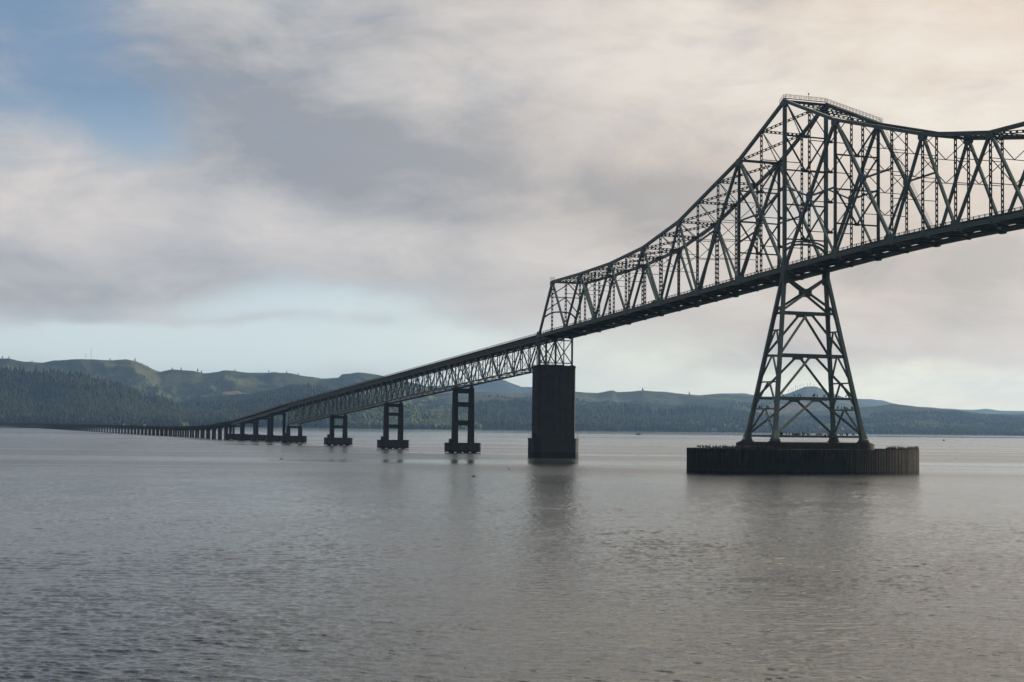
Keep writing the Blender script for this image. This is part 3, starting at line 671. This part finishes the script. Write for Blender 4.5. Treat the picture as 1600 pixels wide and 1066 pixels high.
# ------------------------------------------------------------------ the long low trestle
TS = 24.4; t0 = g0 + 4 * GS
def span_mb(part):
    mb = MB(); path = [(0, 0), (TS - .05, 0)]
    if part in ('girder', 'all'):
        for t in np.linspace(RT0 + .9, RT1 - .9, 5): mb.strip(path, t - .22, t + .22, -1.5, -.28)
    if part in ('road_deck', 'all'): mb.strip(path, RT0, RT1, -.28, 0)
    if part in ('railing', 'all'):
        for t in (RT0 + .2, RT1 - .2): railing(mb, path, t, 2.4)
    return mb
M_TREST = concrete('trestle_concrete', (0.085, 0.075, 0.070), (0.13, 0.115, 0.105), 1.3)
sp = empty('trestle_span', (0, 0, 0)); span_mb('girder').build('girder', M_TREST, sp); span_mb('road_deck').build('road_deck', M_DECK, sp); span_mb('railing').build('railing', M_TREST, sp)
sp_all = span_mb('all').mesh('trestle_span', M_TREST)
def bent_mb(top, part='all'):
    mb = MB()
    for x in (-3.2, 3.2):
        if part in ('all', 'column%d' % (x > 0)): mb.beam((x, 0, -1.5), (x, 0, top - 1.1), 1.5, 1.5, (1, 0, 0))
    if part in ('all', 'cap'): mb.box(-4.7, 4.7, -.8, .8, top - 1.1, top)
    return mb
flat_bent = None; NT = 142
for i in range(NT):
    a = t0 + TS * i; za, zb = deck_z(a), deck_z(a + TS); pit = math.atan2(zb - za, TS)
    lab = 'short concrete span of the long low trestle receding to the far shore'
    if i < 14: o = sp if i == 0 else copy_tree(sp)
    else: o = bpy.data.objects.new('trestle_span', sp_all); C.objects.link(o)
    o.location = W3(a, 0, za); o.rotation_euler = (pit, 0, TH); tag(o, lab, 'bridge span', 'spans of the low trestle')
    s = a + TS; top = deck_z(s) - 1.52
    if i < 14:
        b = site('trestle_bent', s - .03, WD / 2)
        for k in (0, 1): bent_mb(top, 'column%d' % k).build('column', M_TREST, b)
        bent_mb(top, 'cap').build('cap_beam', M_TREST, b)
    else:
        if flat_bent is None: flat_bent = bent_mb(7.7 - 1.52).mesh('trestle_bent', M_TREST)
        b = bpy.data.objects.new('trestle_bent', flat_bent); C.objects.link(b); b.location = W3(s - .03, WD / 2, 0); b.rotation_euler = (0, 0, TH)
    tag(b, 'two column bent holding up the long low trestle', 'trestle bent', 'bents of the low trestle')

# ------------------------------------------------------------------ vehicles
def vehicle(kind, s, t, z, pit, paint, name, lab):
    root = site(name, s, t, z); root.rotation_euler = (pit, 0, TH); tag(root, lab, 'van' if kind == 'van' else 'car')
    L, Wd, H = (5.6, 2.0, 2.5) if kind == 'van' else (4.4, 1.8, 1.45)
    if kind == 'van': prof = [(-L / 2, .4), (L / 2, .4), (L / 2, 1.1), (L / 2 - .9, 1.3), (L / 2 - 1.6, H), (-L / 2 + .1, H), (-L / 2, H - .15)]
    else: prof = [(-L / 2, .35), (L / 2, .35), (L / 2, .75), (L / 2 - 1.0, .92), (L / 2 - 1.8, H), (-L / 2 + 1.2, H), (-L / 2 + .3, .98), (-L / 2, .9)]
    def side(mb, pr, x0, x1):
        n = len(pr); mb.add([(x0, a, b) for a, b in pr] + [(x1, a, b) for a, b in pr], [tuple(range(n)), tuple(range(2 * n - 1, n - 1, -1))] + [(i, n + i, n + (i + 1) % n, (i + 1) % n) for i in range(n)])
    mb = MB(); side(mb, prof, -Wd / 2, Wd / 2); mb.build('body', paint, root)
    mb = MB(); wz = (1.35, H - .25) if kind == 'van' else (.98, H - .1); ws = (L / 2 - 1.55, L / 2 - 2.5) if kind == 'van' else (L / 2 - 1.75, -L / 2 + 1.0)
    side(mb, [(ws[1], wz[0]), (ws[0] + .35, wz[0]), (ws[0], wz[1]), (ws[1], wz[1])], -Wd / 2 - .01, Wd / 2 + .01); mb.build('window', M_GLASS, root)
    for x in (-Wd / 2, Wd / 2):
        for y in (-L * .31, L * .31): mb = MB(); mb.tube([(x - .12, y, .36), (x + .12, y, .36)], [.36, .36], 12); mb.build('wheel', M_TYRE, root)
vehicle('van', 1078, WD / 2 + 2, deck_z(1078), 0, M_WHITE, 'white_van', 'white van on the low trestle, the nearer one to the girder spans')
vehicle('van', 1225, WD / 2 + 2, deck_z(1225), 0, M_WHITE, 'white_van', 'white van on the low trestle, the farther one along it')
vehicle('car', -94.5, WD / 2 - 2.2, deck_z(-94.5), -.057, M_CARDK, 'dark_car', 'dark car driving down through the anchor arm of the truss')

# ------------------------------------------------------------------ birds
def cormorant(variant):
    mb = MB(); u = {0: 1.0, 1: .82, 2: .95}[variant]
    body = [(0, -.34, .16), (0, -.24, .24), (0, -.08, .36), (0, .06, .50 * u), (0, .12, .60 * u), (0, .14, .70 * u), (0, .17, .80 * u), (0, .22, .85 * u), (0, .30, .85 * u), (0, .40, .84 * u)]
    mb.tube(body, [.03, .08, .14, .14, .10, .055, .045, .055, .04, .012], 7)
    for x in (-.06, .06): mb.tube([(x, -.02, 0), (x, -.03, .28)], [.025, .04], 5)
    if variant == 2:
        for sx in (-1, 1): mb.add([(sx * .1, .02, .56), (sx * .45, -.02, .70), (sx * .62, -.05, .48), (sx * .40, -.08, .30), (sx * .12, -.06, .36), (sx * .1, -.02, .55), (sx * .45, -.06, .69), (sx * .61, -.08, .47), (sx * .40, -.11, .29), (sx * .12, -.10, .35)],
                                  [(0, 1, 2, 3, 4), (9, 8, 7, 6, 5), (0, 5, 6, 1), (1, 6, 7, 2), (2, 7, 8, 3), (3, 8, 9, 4), (4, 9, 5, 0)])
    return mb.mesh('cormorant', M_BIRD, True)
CM = [cormorant(i) for i in range(3)]
def perch(p, lab, grp, v=None):
    v = random.choice((0, 0, 1, 1, 1)) if v is None else v
    o = bpy.data.objects.new('cormorant', CM[v]); C.objects.link(o); o.location = p; o.rotation_euler = (0, 0, random.uniform(0, 6.28)); sc = random.uniform(.95, 1.3); o.scale = (sc, sc, sc)
    tag(o, lab, 'bird', grp)
def T3(x, y, z): return W3(SP + y, WD / 2 + x, z)
def rim_spot(x):
    a = math.acos((abs(x) / EA) ** (2.25 / 2)); a = -a if x > 0 else math.pi + a; return EL(a, random.uniform(.25, .65))
for i in range(58):
    x, y = rim_spot(-19.6 - 17.6 * (i + random.uniform(-.4, .4)) / 58 - .2); perch(T3(x, y, 7.06), 'black cormorant in the row on the left rim of the round pier', 'cormorants on the left rim')
for i in range(66):
    x, y = rim_spot(19.4 + 17.9 * (i + random.uniform(-.4, .4)) / 66 + .2); perch(T3(x, y, 7.06), 'black cormorant in the row on the right rim of the round pier', 'cormorants on the right rim')
for i in range(3):
    x, y = EL(R((190, 198, 214)[i]), .4); perch(T3(x, y, 7.06), 'black cormorant drying its spread wings on the rim of the round pier', 'wing drying cormorants', 2)
for i in range(58):
    f = random.random(); q = TOWER_LP(-1, -1, 10.9).lerp(TOWER_LP(1, -1, 10.9), f); perch(T3(q.x, q.y, 10.88), 'black cormorant sitting along the bottom strut of the tower', 'cormorants on the bottom strut')
for i in range(16):
    q = TOWER_LP(-1, -1, 21.7).lerp(TOWER_LP(1, -1, 21.7), random.uniform(.03, .97)); perch(T3(q.x, q.y, 22.06), 'black cormorant on the lowest level cross strut of the tower', 'cormorants on the cross strut')
for ts, n, lab, grp in ((-1, 8, 'black cormorant on the low side strut at the left of the tower', 'cormorants on the left side strut'), (1, 9, 'black cormorant on the low side strut at the right of the tower', 'cormorants on the right side strut')):
    for i in range(n):
        q = TOWER_LP(ts, -1, 18.5).lerp(TOWER_LP(ts, 1, 18.5), random.uniform(.08, .92)); perch(T3(q.x, q.y, 18.71), lab, grp)
def flying(px, py, Y, lab, mat, span=1.3, rz=0.5, dih=.25):
    mb = MB(); mb.tube([(0, -.45, 0), (0, -.3, .02), (0, 0, .05), (0, .25, .06), (0, .38, .1), (0, .46, .1), (0, .58, .08)], [.03, .09, .13, .1, .06, .05, .012], 7)
    for sx in (-1, 1):
        h = span / 2; mb.add([(sx * .08, .18, .07), (sx * h * .5, .22, .07 + dih * .7), (sx * h, -.02, .05 + dih), (sx * h * .5, -.02, .05 + dih * .7), (sx * .08, -.14, .05),
                              (sx * .08, .18, .03), (sx * h * .5, .22, .04 + dih * .7), (sx * h * .98, -.03, .03 + dih), (sx * h * .5, -.02, .02 + dih * .7), (sx * .08, -.14, .01)],
                             [(0, 1, 3, 4), (1, 2, 3), (9, 8, 6, 5), (8, 7, 6), (0, 5, 6, 1), (1, 6, 7, 2), (2, 7, 8, 3), (3, 8, 9, 4), (4, 9, 5, 0)])
    o = mb.build('seabird', mat); o.location = rayxy(px, py, Y); o.rotation_euler = (.1, 0, rz); tag(o, lab, 'bird')
flying(1475, 689, 520, 'dark seabird in flight above the water right of the round pier', M_BIRD, 2.0, 1.2, .5)
flying(740, 745, 330, 'dark seabird skimming the water below the two column piers', M_BIRD, 1.0, 1.9, .2)
flying(440, 718, 420, 'pale seabird low over the water left of the two column piers', M_GULL, 1.0, 1.3, .3)
def floating(px, py, lab):
    a = rayxy(px, py, 100); d = a - Vector((0, 0, CAM_H)); q = Vector((0, 0, CAM_H)) + d * (-CAM_H / d.z)
    mb = MB(); mb.tube([(0, -.32, .12), (0, -.18, .1), (0, 0, .1), (0, .16, .12), (0, .22, .24), (0, .25, .4), (0, .3, .46), (0, .38, .45), (0, .48, .43)], [.02, .1, .15, .12, .06, .05, .06, .04, .01], 7)
    o = mb.build('swimming_bird', M_BIRD, None, True); o.location = q; o.rotation_euler = (0, 0, 1.2); tag(o, lab, 'bird')
floating(796, 733.5, 'dark bird swimming on the water left of the solid pier reflection')
floating(1494, 717, 'dark bird swimming on the bright water right of the round pier')

# ------------------------------------------------------------------ small boat far out
def build_boat():
    p = rayxy(998, 676.3, 2600); root = empty('fishing_boat', (p.x, p.y, 0), R(80)); tag(root, 'tiny dark fishing boat far out between the solid pier and the tower', 'boat')
    mb = MB(); sec = []
    for y, w, zt in ((-4.5, 1.5, 1.1), (-2, 1.75, 1.05), (1.5, 1.6, 1.2), (3.8, .8, 1.5), (4.8, .08, 1.75)): sec.append([(-w, y, zt), (-w * .8, y, -.3), (w * .8, y, -.3), (w, y, zt)])
    vs = [v for s_ in sec for v in s_]; fs = []
    for i in range(4):
        for k in range(4): fs.append((i * 4 + k, i * 4 + (k + 1) % 4, (i + 1) * 4 + (k + 1) % 4, (i + 1) * 4 + k))
    mb.add(vs, fs + [(3, 2, 1, 0), (16, 17, 18, 19)]); mb.build('hull', M_HULL, root)
    mb = MB(); mb.box(-1.1, 1.1, -1.2, 1.6, 1.1, 3.1); mb.box(-1.25, 1.25, -1.4, 1.8, 3.1, 3.25); cb = mb.build('cabin', M_HULL, root)
    mb = MB(); mb.box(-1.12, 1.12, -.8, 1.2, 2.1, 2.8); mb.build('window', M_GLASS, cb)
    mb = MB(); mb.tube([(0, -.5, 3.25), (0, -.5, 6.0)], [.06, .03], 6); mb.build('mast', M_DARK, root)
build_boat()

def vnoise(X, Y, seed, octv=5, rough=.5, ridged=False):
    """smooth value noise on numpy arrays"""
    out = np.zeros_like(X); amp = 1.0; tot = 0.0; r = np.random.default_rng(seed)
    tab = r.random((256, 256))
    for o in range(octv):
        xi, yi = np.floor(X).astype(int), np.floor(Y).astype(int); fx, fy = X - xi, Y - yi; fx, fy = fx * fx * (3 - 2 * fx), fy * fy * (3 - 2 * fy)
        g = lambda a, b: tab[a % 256, b % 256]
        v = (g(xi, yi) * (1 - fx) + g(xi + 1, yi) * fx) * (1 - fy) + (g(xi, yi + 1) * (1 - fx) + g(xi + 1, yi + 1) * fx) * fy
        if ridged: v = 1 - np.abs(2 * v - 1)
        out += amp * v; tot += amp; amp *= rough; X, Y = X * 2.03 + 17.3, Y * 2.03 + 5.1
    return out / tot
# ------------------------------------------------------------------ water
def build_water():
    # open chop near the viewer is real relief: a fan of fine rows (closer together where the water is closer) raised by a wind sea
    Y0, Y1, NR, NC = 62.0, 470.0, 660, 1250
    yr = 1.0 / np.linspace(1 / Y0, 1 / Y1, NR); u = np.linspace(-1, 1, NC)
    YY = np.repeat(yr[:, None], NC, 1); XX = u[None, :] * (0.40 * YY + 8.0)
    Xf, Yf = XX.astype(np.float32), YY.astype(np.float32); Z = np.zeros_like(Xf); r = np.random.default_rng(41); wind = R(260)
    for k in range(72):
        lam = 0.32 * (3.0 / 0.32) ** r.random() * (.8 + .4 * r.random()); ang = wind + r.normal(0, .48); kk = 2 * np.pi / lam
        a = SEA * lam / (2 * np.pi) * (1.15 if lam < 1.6 else .6) / math.sqrt(36); ph = r.random() * 6.28
        wv = np.sin(kk * (Xf * math.cos(ang) + Yf * math.sin(ang)) + ph); Z += a * (wv + .25 * (1 - 2 * np.abs(wv)) ** 2)
    g1 = vnoise(Xf / 26, Yf / 30, 71, 4, .6); g2 = vnoise(Xf / 7, Yf / 9, 73, 3, .6)
    Z *= np.clip(.62 + 1.2 * (g1 - .34), .45, 1.3) * np.clip(.75 + .7 * (g2 - .2), .7, 1.25)
    Z *= np.clip((YY - Y0) / 4, 0, 1) * np.clip((Y1 - YY) / 70, 0, 1) * np.clip((1 - np.abs(u))[None, :] * 40, 0, 1)
    vs = np.stack([XX, YY, Z], -1).reshape(-1, 3)
    a = (np.arange(NR - 1)[:, None] * NC + np.arange(NC - 1)[None, :]).ravel(); q = np.stack([a, a + 1, a + NC + 1, a + NC], -1)
    n0 = NR * NC; f = lambda y: 0.40 * y + 8.0
    ex = [(-f(Y0), Y0, 0), (f(Y0), Y0, 0), (f(Y1), Y1, 0), (-f(Y1), Y1, 0), (-6500, -600, 0), (6500, -600, 0), (6500, Y0, 0), (-6500, Y0, 0), (6500, Y1, 0), (-6500, Y1, 0), (6500, 12900, 0), (-6500, 12900, 0)]
    eq = np.array([(4, 5, 6, 7), (7, 0, 3, 9), (1, 6, 8, 2), (9, 8, 10, 11)]) + n0
    V = np.concatenate([vs, np.array(ex)]).astype(np.float32); F = np.concatenate([q, eq]).astype(np.int32)
    me = bpy.data.meshes.new('water'); me.vertices.add(len(V)); me.vertices.foreach_set('co', V.ravel()); me.loops.add(F.size); me.loops.foreach_set('vertex_index', F.ravel()); me.polygons.add(len(F))
    me.polygons.foreach_set('loop_start', np.arange(0, F.size, 4, dtype=np.int32)); me.polygons.foreach_set('loop_total', np.full(len(F), 4, dtype=np.int32)); me.polygons.foreach_set('use_smooth', np.ones(len(F), dtype=bool))
    me.update(calc_edges=True); me.validate(); me.materials.append(M_WATER); o = bpy.data.objects.new('water', me); C.objects.link(o); tag(o, kind='structure')
SEA = 0.165
build_water()

# ------------------------------------------------------------------ hills and woods across the river
HILLS = []
def hill(name_mat, sil, Yc, Yb, back=900, seed=1, spur=.22, freq=330.0, nv=56, nx=320, prof=.85, roughz=.012):
    px = np.array([p[0] for p in sil], float); pts = [rayxy(a, b, Yc) for a, b in sil]
    X0, Hh = np.array([p.x for p in pts]), np.array([max(p.z, -3) for p in pts])
    xs = np.linspace(X0[0], X0[-1], nx); H = np.interp(xs, X0, Hh)
    H = H + (vnoise(xs / 60, xs * 0, seed + 5, 3) - .5) * np.clip(H * .035, 0, 5)
    vv = np.concatenate([np.linspace(0, 1, nv), 1 + np.linspace(0, 1, 12)[1:]])
    XX, VV = np.meshgrid(xs, vv); HH = np.broadcast_to(H, XX.shape)
    coast = (vnoise(XX / 420, XX * 0 + 3, seed + 9, 3) - .5) * 160
    YY = np.where(VV <= 1, Yb + coast * (1 - VV) + (Yc - Yb) * VV, Yc + (VV - 1) * back)
    fan = XX / Yc                                    # keep the flank under its own crest as it comes nearer
    XXw = fan * np.minimum(YY, Yc * 10)
    f = np.clip(VV, 0, 1); base = HH * (f ** prof); b2 = HH * (1 - (np.clip(VV - 1, 0, 1)) ** 1.3)
    Z = np.where(VV <= 1, base, b2)
    wx = XXw + (vnoise(XXw / 500, YY / 500, seed + 21, 3) - .5) * 420
    sp = vnoise(wx / (freq * .75) + VV * .5, YY / (freq * 2.2), seed, 2, .45, True) * .62 + vnoise(wx / (freq * .32), YY / (freq * .8), seed + 31, 4, .5, True) * .38
    sp = np.clip((sp - .22) / .70, 0, 1)
    Z = np.where(VV <= 1, Z * (1 - np.minimum(spur * 3.0, .9) * (1 - sp) * np.sin(np.pi * np.clip(VV, 0, 1) ** .8) ** .7), Z)
    Z = Z + (vnoise(XXw / 45, YY / 45, seed + 3, 3) - .5) * HH * roughz * 2 * np.clip(VV * 6, 0, 1) * (VV <= 1)
    Z = np.maximum(Z, -2.5 + 0 * Z); Z = np.where(VV == 0, -2.5, Z)
    n, m = XX.shape; vs = np.stack([XXw, YY, Z], -1).reshape(-1, 3)
    i, j = np.meshgrid(np.arange(n - 1), np.arange(m - 1), indexing='ij'); a = (i * m + j).ravel()
    fs = np.stack([a, a + 1, a + m + 1, a + m], -1)
    me = bpy.data.meshes.new('hill'); me.from_pydata(vs.tolist(), [], fs.tolist()); me.update(); me.polygons.foreach_set('use_smooth', [True] * len(me.polygons)); me.materials.append(name_mat)
    o = bpy.data.objects.new('hill', me); C.objects.link(o); tag(o, kind='structure')
    HILLS.append((XXw, YY, Z, nv)); return len(HILLS) - 1
def scatter(hi, n, mask, seed):
    """n random spots on the front flank of hill hi where mask(X, Y, v) allows"""
    XX, YY, Z, nv = HILLS[hi]; r = np.random.default_rng(seed); m = XX.shape[1]
    u, v = r.random(n * 2) * (m - 1.001), r.random(n * 2) * (nv - 1.001); i, j = v.astype(int), u.astype(int); fi, fj = v - i, u - j
    def bl(A): return (A[i, j] * (1 - fj) + A[i, j + 1] * fj) * (1 - fi) + (A[i + 1, j] * (1 - fj) + A[i + 1, j + 1] * fj) * fi
    X, Y, z = bl(XX), bl(YY), bl(Z); ok = (z > 1.5) & mask(X, Y, v / (nv - 1), r)
    return np.stack([X, Y, z], -1)[ok][:n]
def forest(name, P, hmin, hmax, mat, kind='conifer', seed=3):
    r = np.random.default_rng(seed); N = len(P); h = hmin + (hmax - hmin) * r.random(N) ** 1.3; k = 5
    ring = []
    if kind == 'conifer': prof = [(.05, .17), (.45, .12), (.42, .15), (1.0, .0)]; prof = [(.0, .20), (.5, .115), (.46, .155), (1.0, .006)]
    else: prof = [(.0, .16), (.35, .42), (.7, .36), (1.0, .05)]
    V = np.zeros((N, len(prof) * k, 3)); ph = r.random(N) * 6.28; jit = .75 + .5 * r.random((N, len(prof), k))
    for a, (zz, rr) in enumerate(prof):
        for b in range(k):
            an = ph + 2 * np.pi * b / k + a * .6
            V[:, a * k + b, 0] = P[:, 0] + np.cos(an) * rr * h * jit[:, a, b]; V[:, a * k + b, 1] = P[:, 1] + np.sin(an) * rr * h * jit[:, a, b]
            V[:, a * k + b, 2] = P[:, 2] - 1 + zz * h * (1 if kind == 'conifer' else .85 + .3 * (jit[:, a, b] - .75))
    F = []
    for a in range(len(prof) - 1):
        for b in range(k): F.append((a * k + b, a * k + (b + 1) % k, (a + 1) * k + (b + 1) % k, (a + 1) * k + b))
    F = np.array(F); FF = (F[None] + (np.arange(N) * len(prof) * k)[:, None, None]).reshape(-1, 4)
    me = bpy.data.meshes.new(name); me.vertices.add(V.shape[0] * V.shape[1]); me.vertices.foreach_set('co', V.reshape(-1).astype(np.float32))
    nl = FF.size; me.loops.add(nl); me.loops.foreach_set('vertex_index', FF.reshape(-1).astype(np.int32)); me.polygons.add(len(FF)); me.polygons.foreach_set('loop_start', np.arange(0, nl, 4, dtype=np.int32)); me.polygons.foreach_set('loop_total', np.full(len(FF), 4, dtype=np.int32))
    me.update(calc_edges=True); me.validate(); me.materials.append(mat); o = bpy.data.objects.new(name, me); C.objects.link(o); tag(o, kind='stuff'); return o

h_blue1 = hill(M_WOODHILL, [(480, 612), (560, 600), (640, 604), (700, 603), (739, 599.5), (760, 596), (784, 593), (794, 597), (814, 604.4), (830, 604.4), (870, 607), (900, 612), (1000, 620), (1090, 618), (1120, 615.5), (1140, 614.5), (1165, 615), (1200, 622), (1260, 640)], 11500, 9000, 700, 11, .15, 700, 30, 160)
h_blue2 = hill(M_WOODHILL, [(1220, 645), (1260, 630), (1300, 623), (1337, 622.8), (1377, 625), (1394, 630), (1420, 634), (1469, 638), (1515, 640.6), (1540, 638.8), (1562, 642), (1600, 642.5), (1750, 645), (1950, 650)], 11800, 9300, 700, 12, .15, 700, 30, 160)
h_main = hill(M_HILL, [(-420, 566), (-100, 562), (0, 560), (12, 560), (40, 566), (66, 566), (84, 563), (128, 561.6), (170, 563.6), (200, 562.4), (212, 564), (230, 573), (250, 581.6), (270, 578), (300, 578.7), (319, 583.4), (339, 581), (349, 578.8), (366, 580), (394, 583.4), (431, 581), (459, 584), (478, 588), (502, 592), (529, 589.6), (534, 584.4), (559, 582), (592, 586), (620, 592), (660, 602), (700, 614), (760, 640)], 7200, 5300, 700, 21, .30, 420, 80, 420)
h_knoll = hill(M_HILL, [(1150, 640), (1210, 621), (1232, 615), (1245, 609), (1259, 604), (1276, 604.5), (1290, 611), (1310, 618), (1340, 628), (1400, 645)], 8600, 7300, 500, 31, .15, 400, 30, 120)
h_mid = hill(M_MIDHILL, [(590, 652), (620, 636), (650, 622), (700, 614), (739, 613), (780, 613.5), (804, 616), (830, 614), (900, 612), (932, 614.8), (952, 610.5), (959, 609.7), (962.5, 612), (985, 612), (1004, 610.6), (1049, 613.4), (1077, 616.8), (1092, 618), (1139, 616.6), (1180, 619), (1232, 620), (1300, 627), (1340, 636), (1394, 641), (1460, 655)], 6800, 4900, 700, 41, .34, 520, 80, 420)
h_right = hill(M_WOODHILL, [(1130, 664), (1200, 650), (1290, 641), (1340, 637), (1377, 634), (1394, 631), (1402, 631.5), (1431, 636), (1460, 638), (1500, 642), (1540, 647), (1600, 647.5), (1700, 650), (1850, 655), (2050, 662)], 6000, 4450, 700, 51, .34, 330, 80, 420)
h_dark = hill(M_WOODHILL, [(660, 668), (690, 655), (720, 638), (760, 628), (830, 626), (880, 628), (930, 634), (1000, 630), (1060, 634), (1120, 642), (1200, 650), (1260, 660), (1290, 672)], 5500, 4480, 500, 61, .26, 300, 60, 320)
h_shade = hill(M_WOODHILL, [(230, 660), (260, 640), (300, 623), (340, 618), (394, 615), (431, 607), (459, 601), (487, 600), (520, 606), (560, 616), (600, 624), (640, 634), (680, 648), (705, 664)], 5900, 4650, 500, 71, .30, 330, 60, 320)
h_head = hill(M_WOODHILL, [(-420, 585), (-200, 576), (-60, 577), (0, 579), (50, 581), (104, 587), (128, 591), (160, 598), (190, 606), (220, 617), (260, 628), (278, 638), (286, 650), (293, 667)], 5100, 4430, 500, 81, .22, 260, 60, 320)
h_bluff = hill(M_HILL, [(505, 668), (525, 655), (545, 641), (570, 633), (600, 634), (640, 636), (657, 643), (696, 651), (735, 652), (744, 660), (752, 669)], 4850, 4420, 260, 91, .34, 120, 50, 260)
def nm(sc, seed, thr): return lambda X, Y, v, r: (vnoise(X / sc, Y / sc, seed, 4) + (r.random(len(X)) - .5) * .25 > thr)
def low(thr): return lambda X, Y, v, r: v < thr
P = [scatter(h_head, 14000, nm(260, 1, .30), 1), scatter(h_shade, 12000, lambda X, Y, v, r: (v < .93) & nm(300, 2, .42)(X, Y, v, r), 2),
     scatter(h_dark, 10000, lambda X, Y, v, r: (v < .93) & nm(260, 4, .42)(X, Y, v, r), 4)]
forest('conifer_forest', np.concatenate(P), 13, 28, M_LEAF)
PB = [scatter(h_main, 13000, lambda X, Y, v, r: (v < .85) & (vnoise(X / 330, Y / 330, 3, 4) + (.5 - v) * .45 + (r.random(len(X)) - .5) * .2 > .50), 3),
      scatter(h_mid, 16000, lambda X, Y, v, r: (v < .9) & (vnoise(X / 300, Y / 300, 5, 4) + (.4 - v) * .2 + (r.random(len(X)) - .5) * .1 > .50), 5),
      scatter(h_right, 22000, lambda X, Y, v, r: (v < .93) & (vnoise(X / 280, Y / 280, 6, 4) + (.4 - v) * .2 + (r.random(len(X)) - .5) * .12 > .44), 6), scatter(h_knoll, 900, lambda X, Y, v, r: v < .8, 7)]
forest('conifer_forest', np.concatenate(PB), 7, 14, M_LEAF, 'conifer', 4)
P2 = [scatter(h_bluff, 5000, nm(120, 8, .45), 8), scatter(h_head, 2600, lambda X, Y, v, r: (v < .22) & (r.random(len(X)) < .9), 9), scatter(h_right, 2500, lambda X, Y, v, r: (v < .3) & (vnoise(X / 200, Y / 200, 19, 3) > .55), 10), scatter(h_dark, 2200, lambda X, Y, v, r: (v < .35) & (vnoise(X / 160, Y / 160, 29, 3) > .55), 11)]
forest('broadleaf_forest', np.concatenate(P2), 9, 17, M_LEAF2, 'broad', 5)

# trees that stand out on the skyline
def skyline_tree(px, py, Y, h, lab, grp, bare=False):
    p = rayxy(px, py, Y); root = empty('bare_tree' if bare else 'conifer_tree', (p.x, p.y, p.z - 3)); tag(root, lab, 'tree', grp)
    mb = MB(); mb.tube([(0, 0, -2), (0, 0, 3 + h * .5), (.2, 0, 3 + h)], [.8, .5, .1], 6); mb.build('trunk', M_TRUNK, root)
    mb = MB(); rg = random.Random(int(px * 7)); tiers = 7 if not bare else 4
    for i in range(tiers):
        f0 = (.12 + .84 * i / tiers) if not bare else (.45 + .5 * i / tiers); z0 = 3 + h * f0; z1 = z0 + h * (.26 if not bare else .16); rr = h * (.33 if not bare else .09) * (1.08 - f0) + .35; k = 8
        ring = [(rr * rg.uniform(.55, 1.25) * math.cos(6.283 * q / k), rr * rg.uniform(.55, 1.25) * math.sin(6.283 * q / k), z0 + rg.uniform(-.06, .06) * h) for q in range(k)]
        mb.add(ring + [(0, 0, z1), (0, 0, z0 + h * .06)], [(q, (q + 1) % k, k) for q in range(k)] + [((q + 1) % k, q, k + 1) for q in range(k)])
    mb.build('crown', M_LEAF, root)
g1 = 'dark conifer standing out on the skyline of the long left ridge'
for px, py, h in ((4, 560, 16), (14, 560, 14), (50, 566, 12), (172, 563, 14), (211, 563.5, 16), (222, 570, 13), (231, 574, 12), (269, 578, 16), (283, 578, 15), (309, 580, 17), (315, 582, 14), (367, 580, 14), (420, 581.5, 14), (448, 583, 14), (466, 585.5, 14)):
    skyline_tree(px, py + .6, 7200, h * .85, g1, 'conifers on the left skyline')
for px, py, h in ((1232, 615, 24), (1236, 613.5, 28), (1239, 612, 22), (1243, 610, 30), (1246, 609, 26), (1250, 607.5, 28), (1255, 606, 24), (1262, 604, 20), (1266, 604, 24), (1272, 604.5, 18), (1284, 608, 22), (1291, 611.5, 18)):
    skyline_tree(px, py, 8600, h, 'thin bare tree on the round hilltop seen through the tower', 'bare trees on the hilltop', True)
skyline_tree(1004, 611, 6800, 16, 'lone dark conifer on the skyline right of the solid pier', None)
skyline_tree(1077, 617, 6800, 14, 'bushy conifer on the skyline just left of the tower', None)

# radio masts on the left ridge
for px, top, w, lab in ((142, 545, 1.6, 'taller thin radio mast on the left ridge'), (134, 552.5, 1.4, 'shorter thin radio mast on the left ridge')):
    a, b = rayxy(px, 563, 7200), rayxy(px, top, 7200); root = empty('radio_mast', a); tag(root, lab, 'radio mast', 'radio masts on the ridge'); h = b.z - a.z
    mb = MB(); n = 14; c3 = [Vector((math.cos(R(120 * i)), math.sin(R(120 * i)), 0)) * w / 2 for i in range(3)]
    for c in c3: mb.beam(c + Vector((0, 0, -4)), c + Vector((0, 0, h)), .3, .3)
    for k in range(n):
        z0, z1 = h * k / n, h * (k + 1) / n
        for i in range(3): mb.beam(c3[i] + Vector((0, 0, z0)), c3[(i + 1) % 3] + Vector((0, 0, z1)), .16, .16)
    mb.build('lattice', M_MAST, root); mb = MB(); mb.beam((0, 0, h - .5), (0, 0, h + 4), .25, .25); mb.build('antenna', M_MAST, root)

# ------------------------------------------------------------------ air
def build_haze():
    mb = MB(); mb.box(-6800, 6800, -800, 13200, -4.0, 410.0); m = bpy.data.materials.new('river_haze'); m.use_nodes = True; nt = m.node_tree; nt.nodes.clear()
    o = nt.nodes.new('ShaderNodeOutputMaterial'); v = nt.nodes.new('ShaderNodeVolumePrincipled'); v.inputs['Color'].default_value = (0.35, 0.61, 1.0, 1); v.inputs['Density'].default_value = HAZE; v.inputs['Anisotropy'].default_value = 0.42
    nt.links.new(v.outputs[0], o.inputs['Volume']); h = mb.build('haze', m); tag(h, kind='stuff')
HAZE = 0.000056
build_haze()
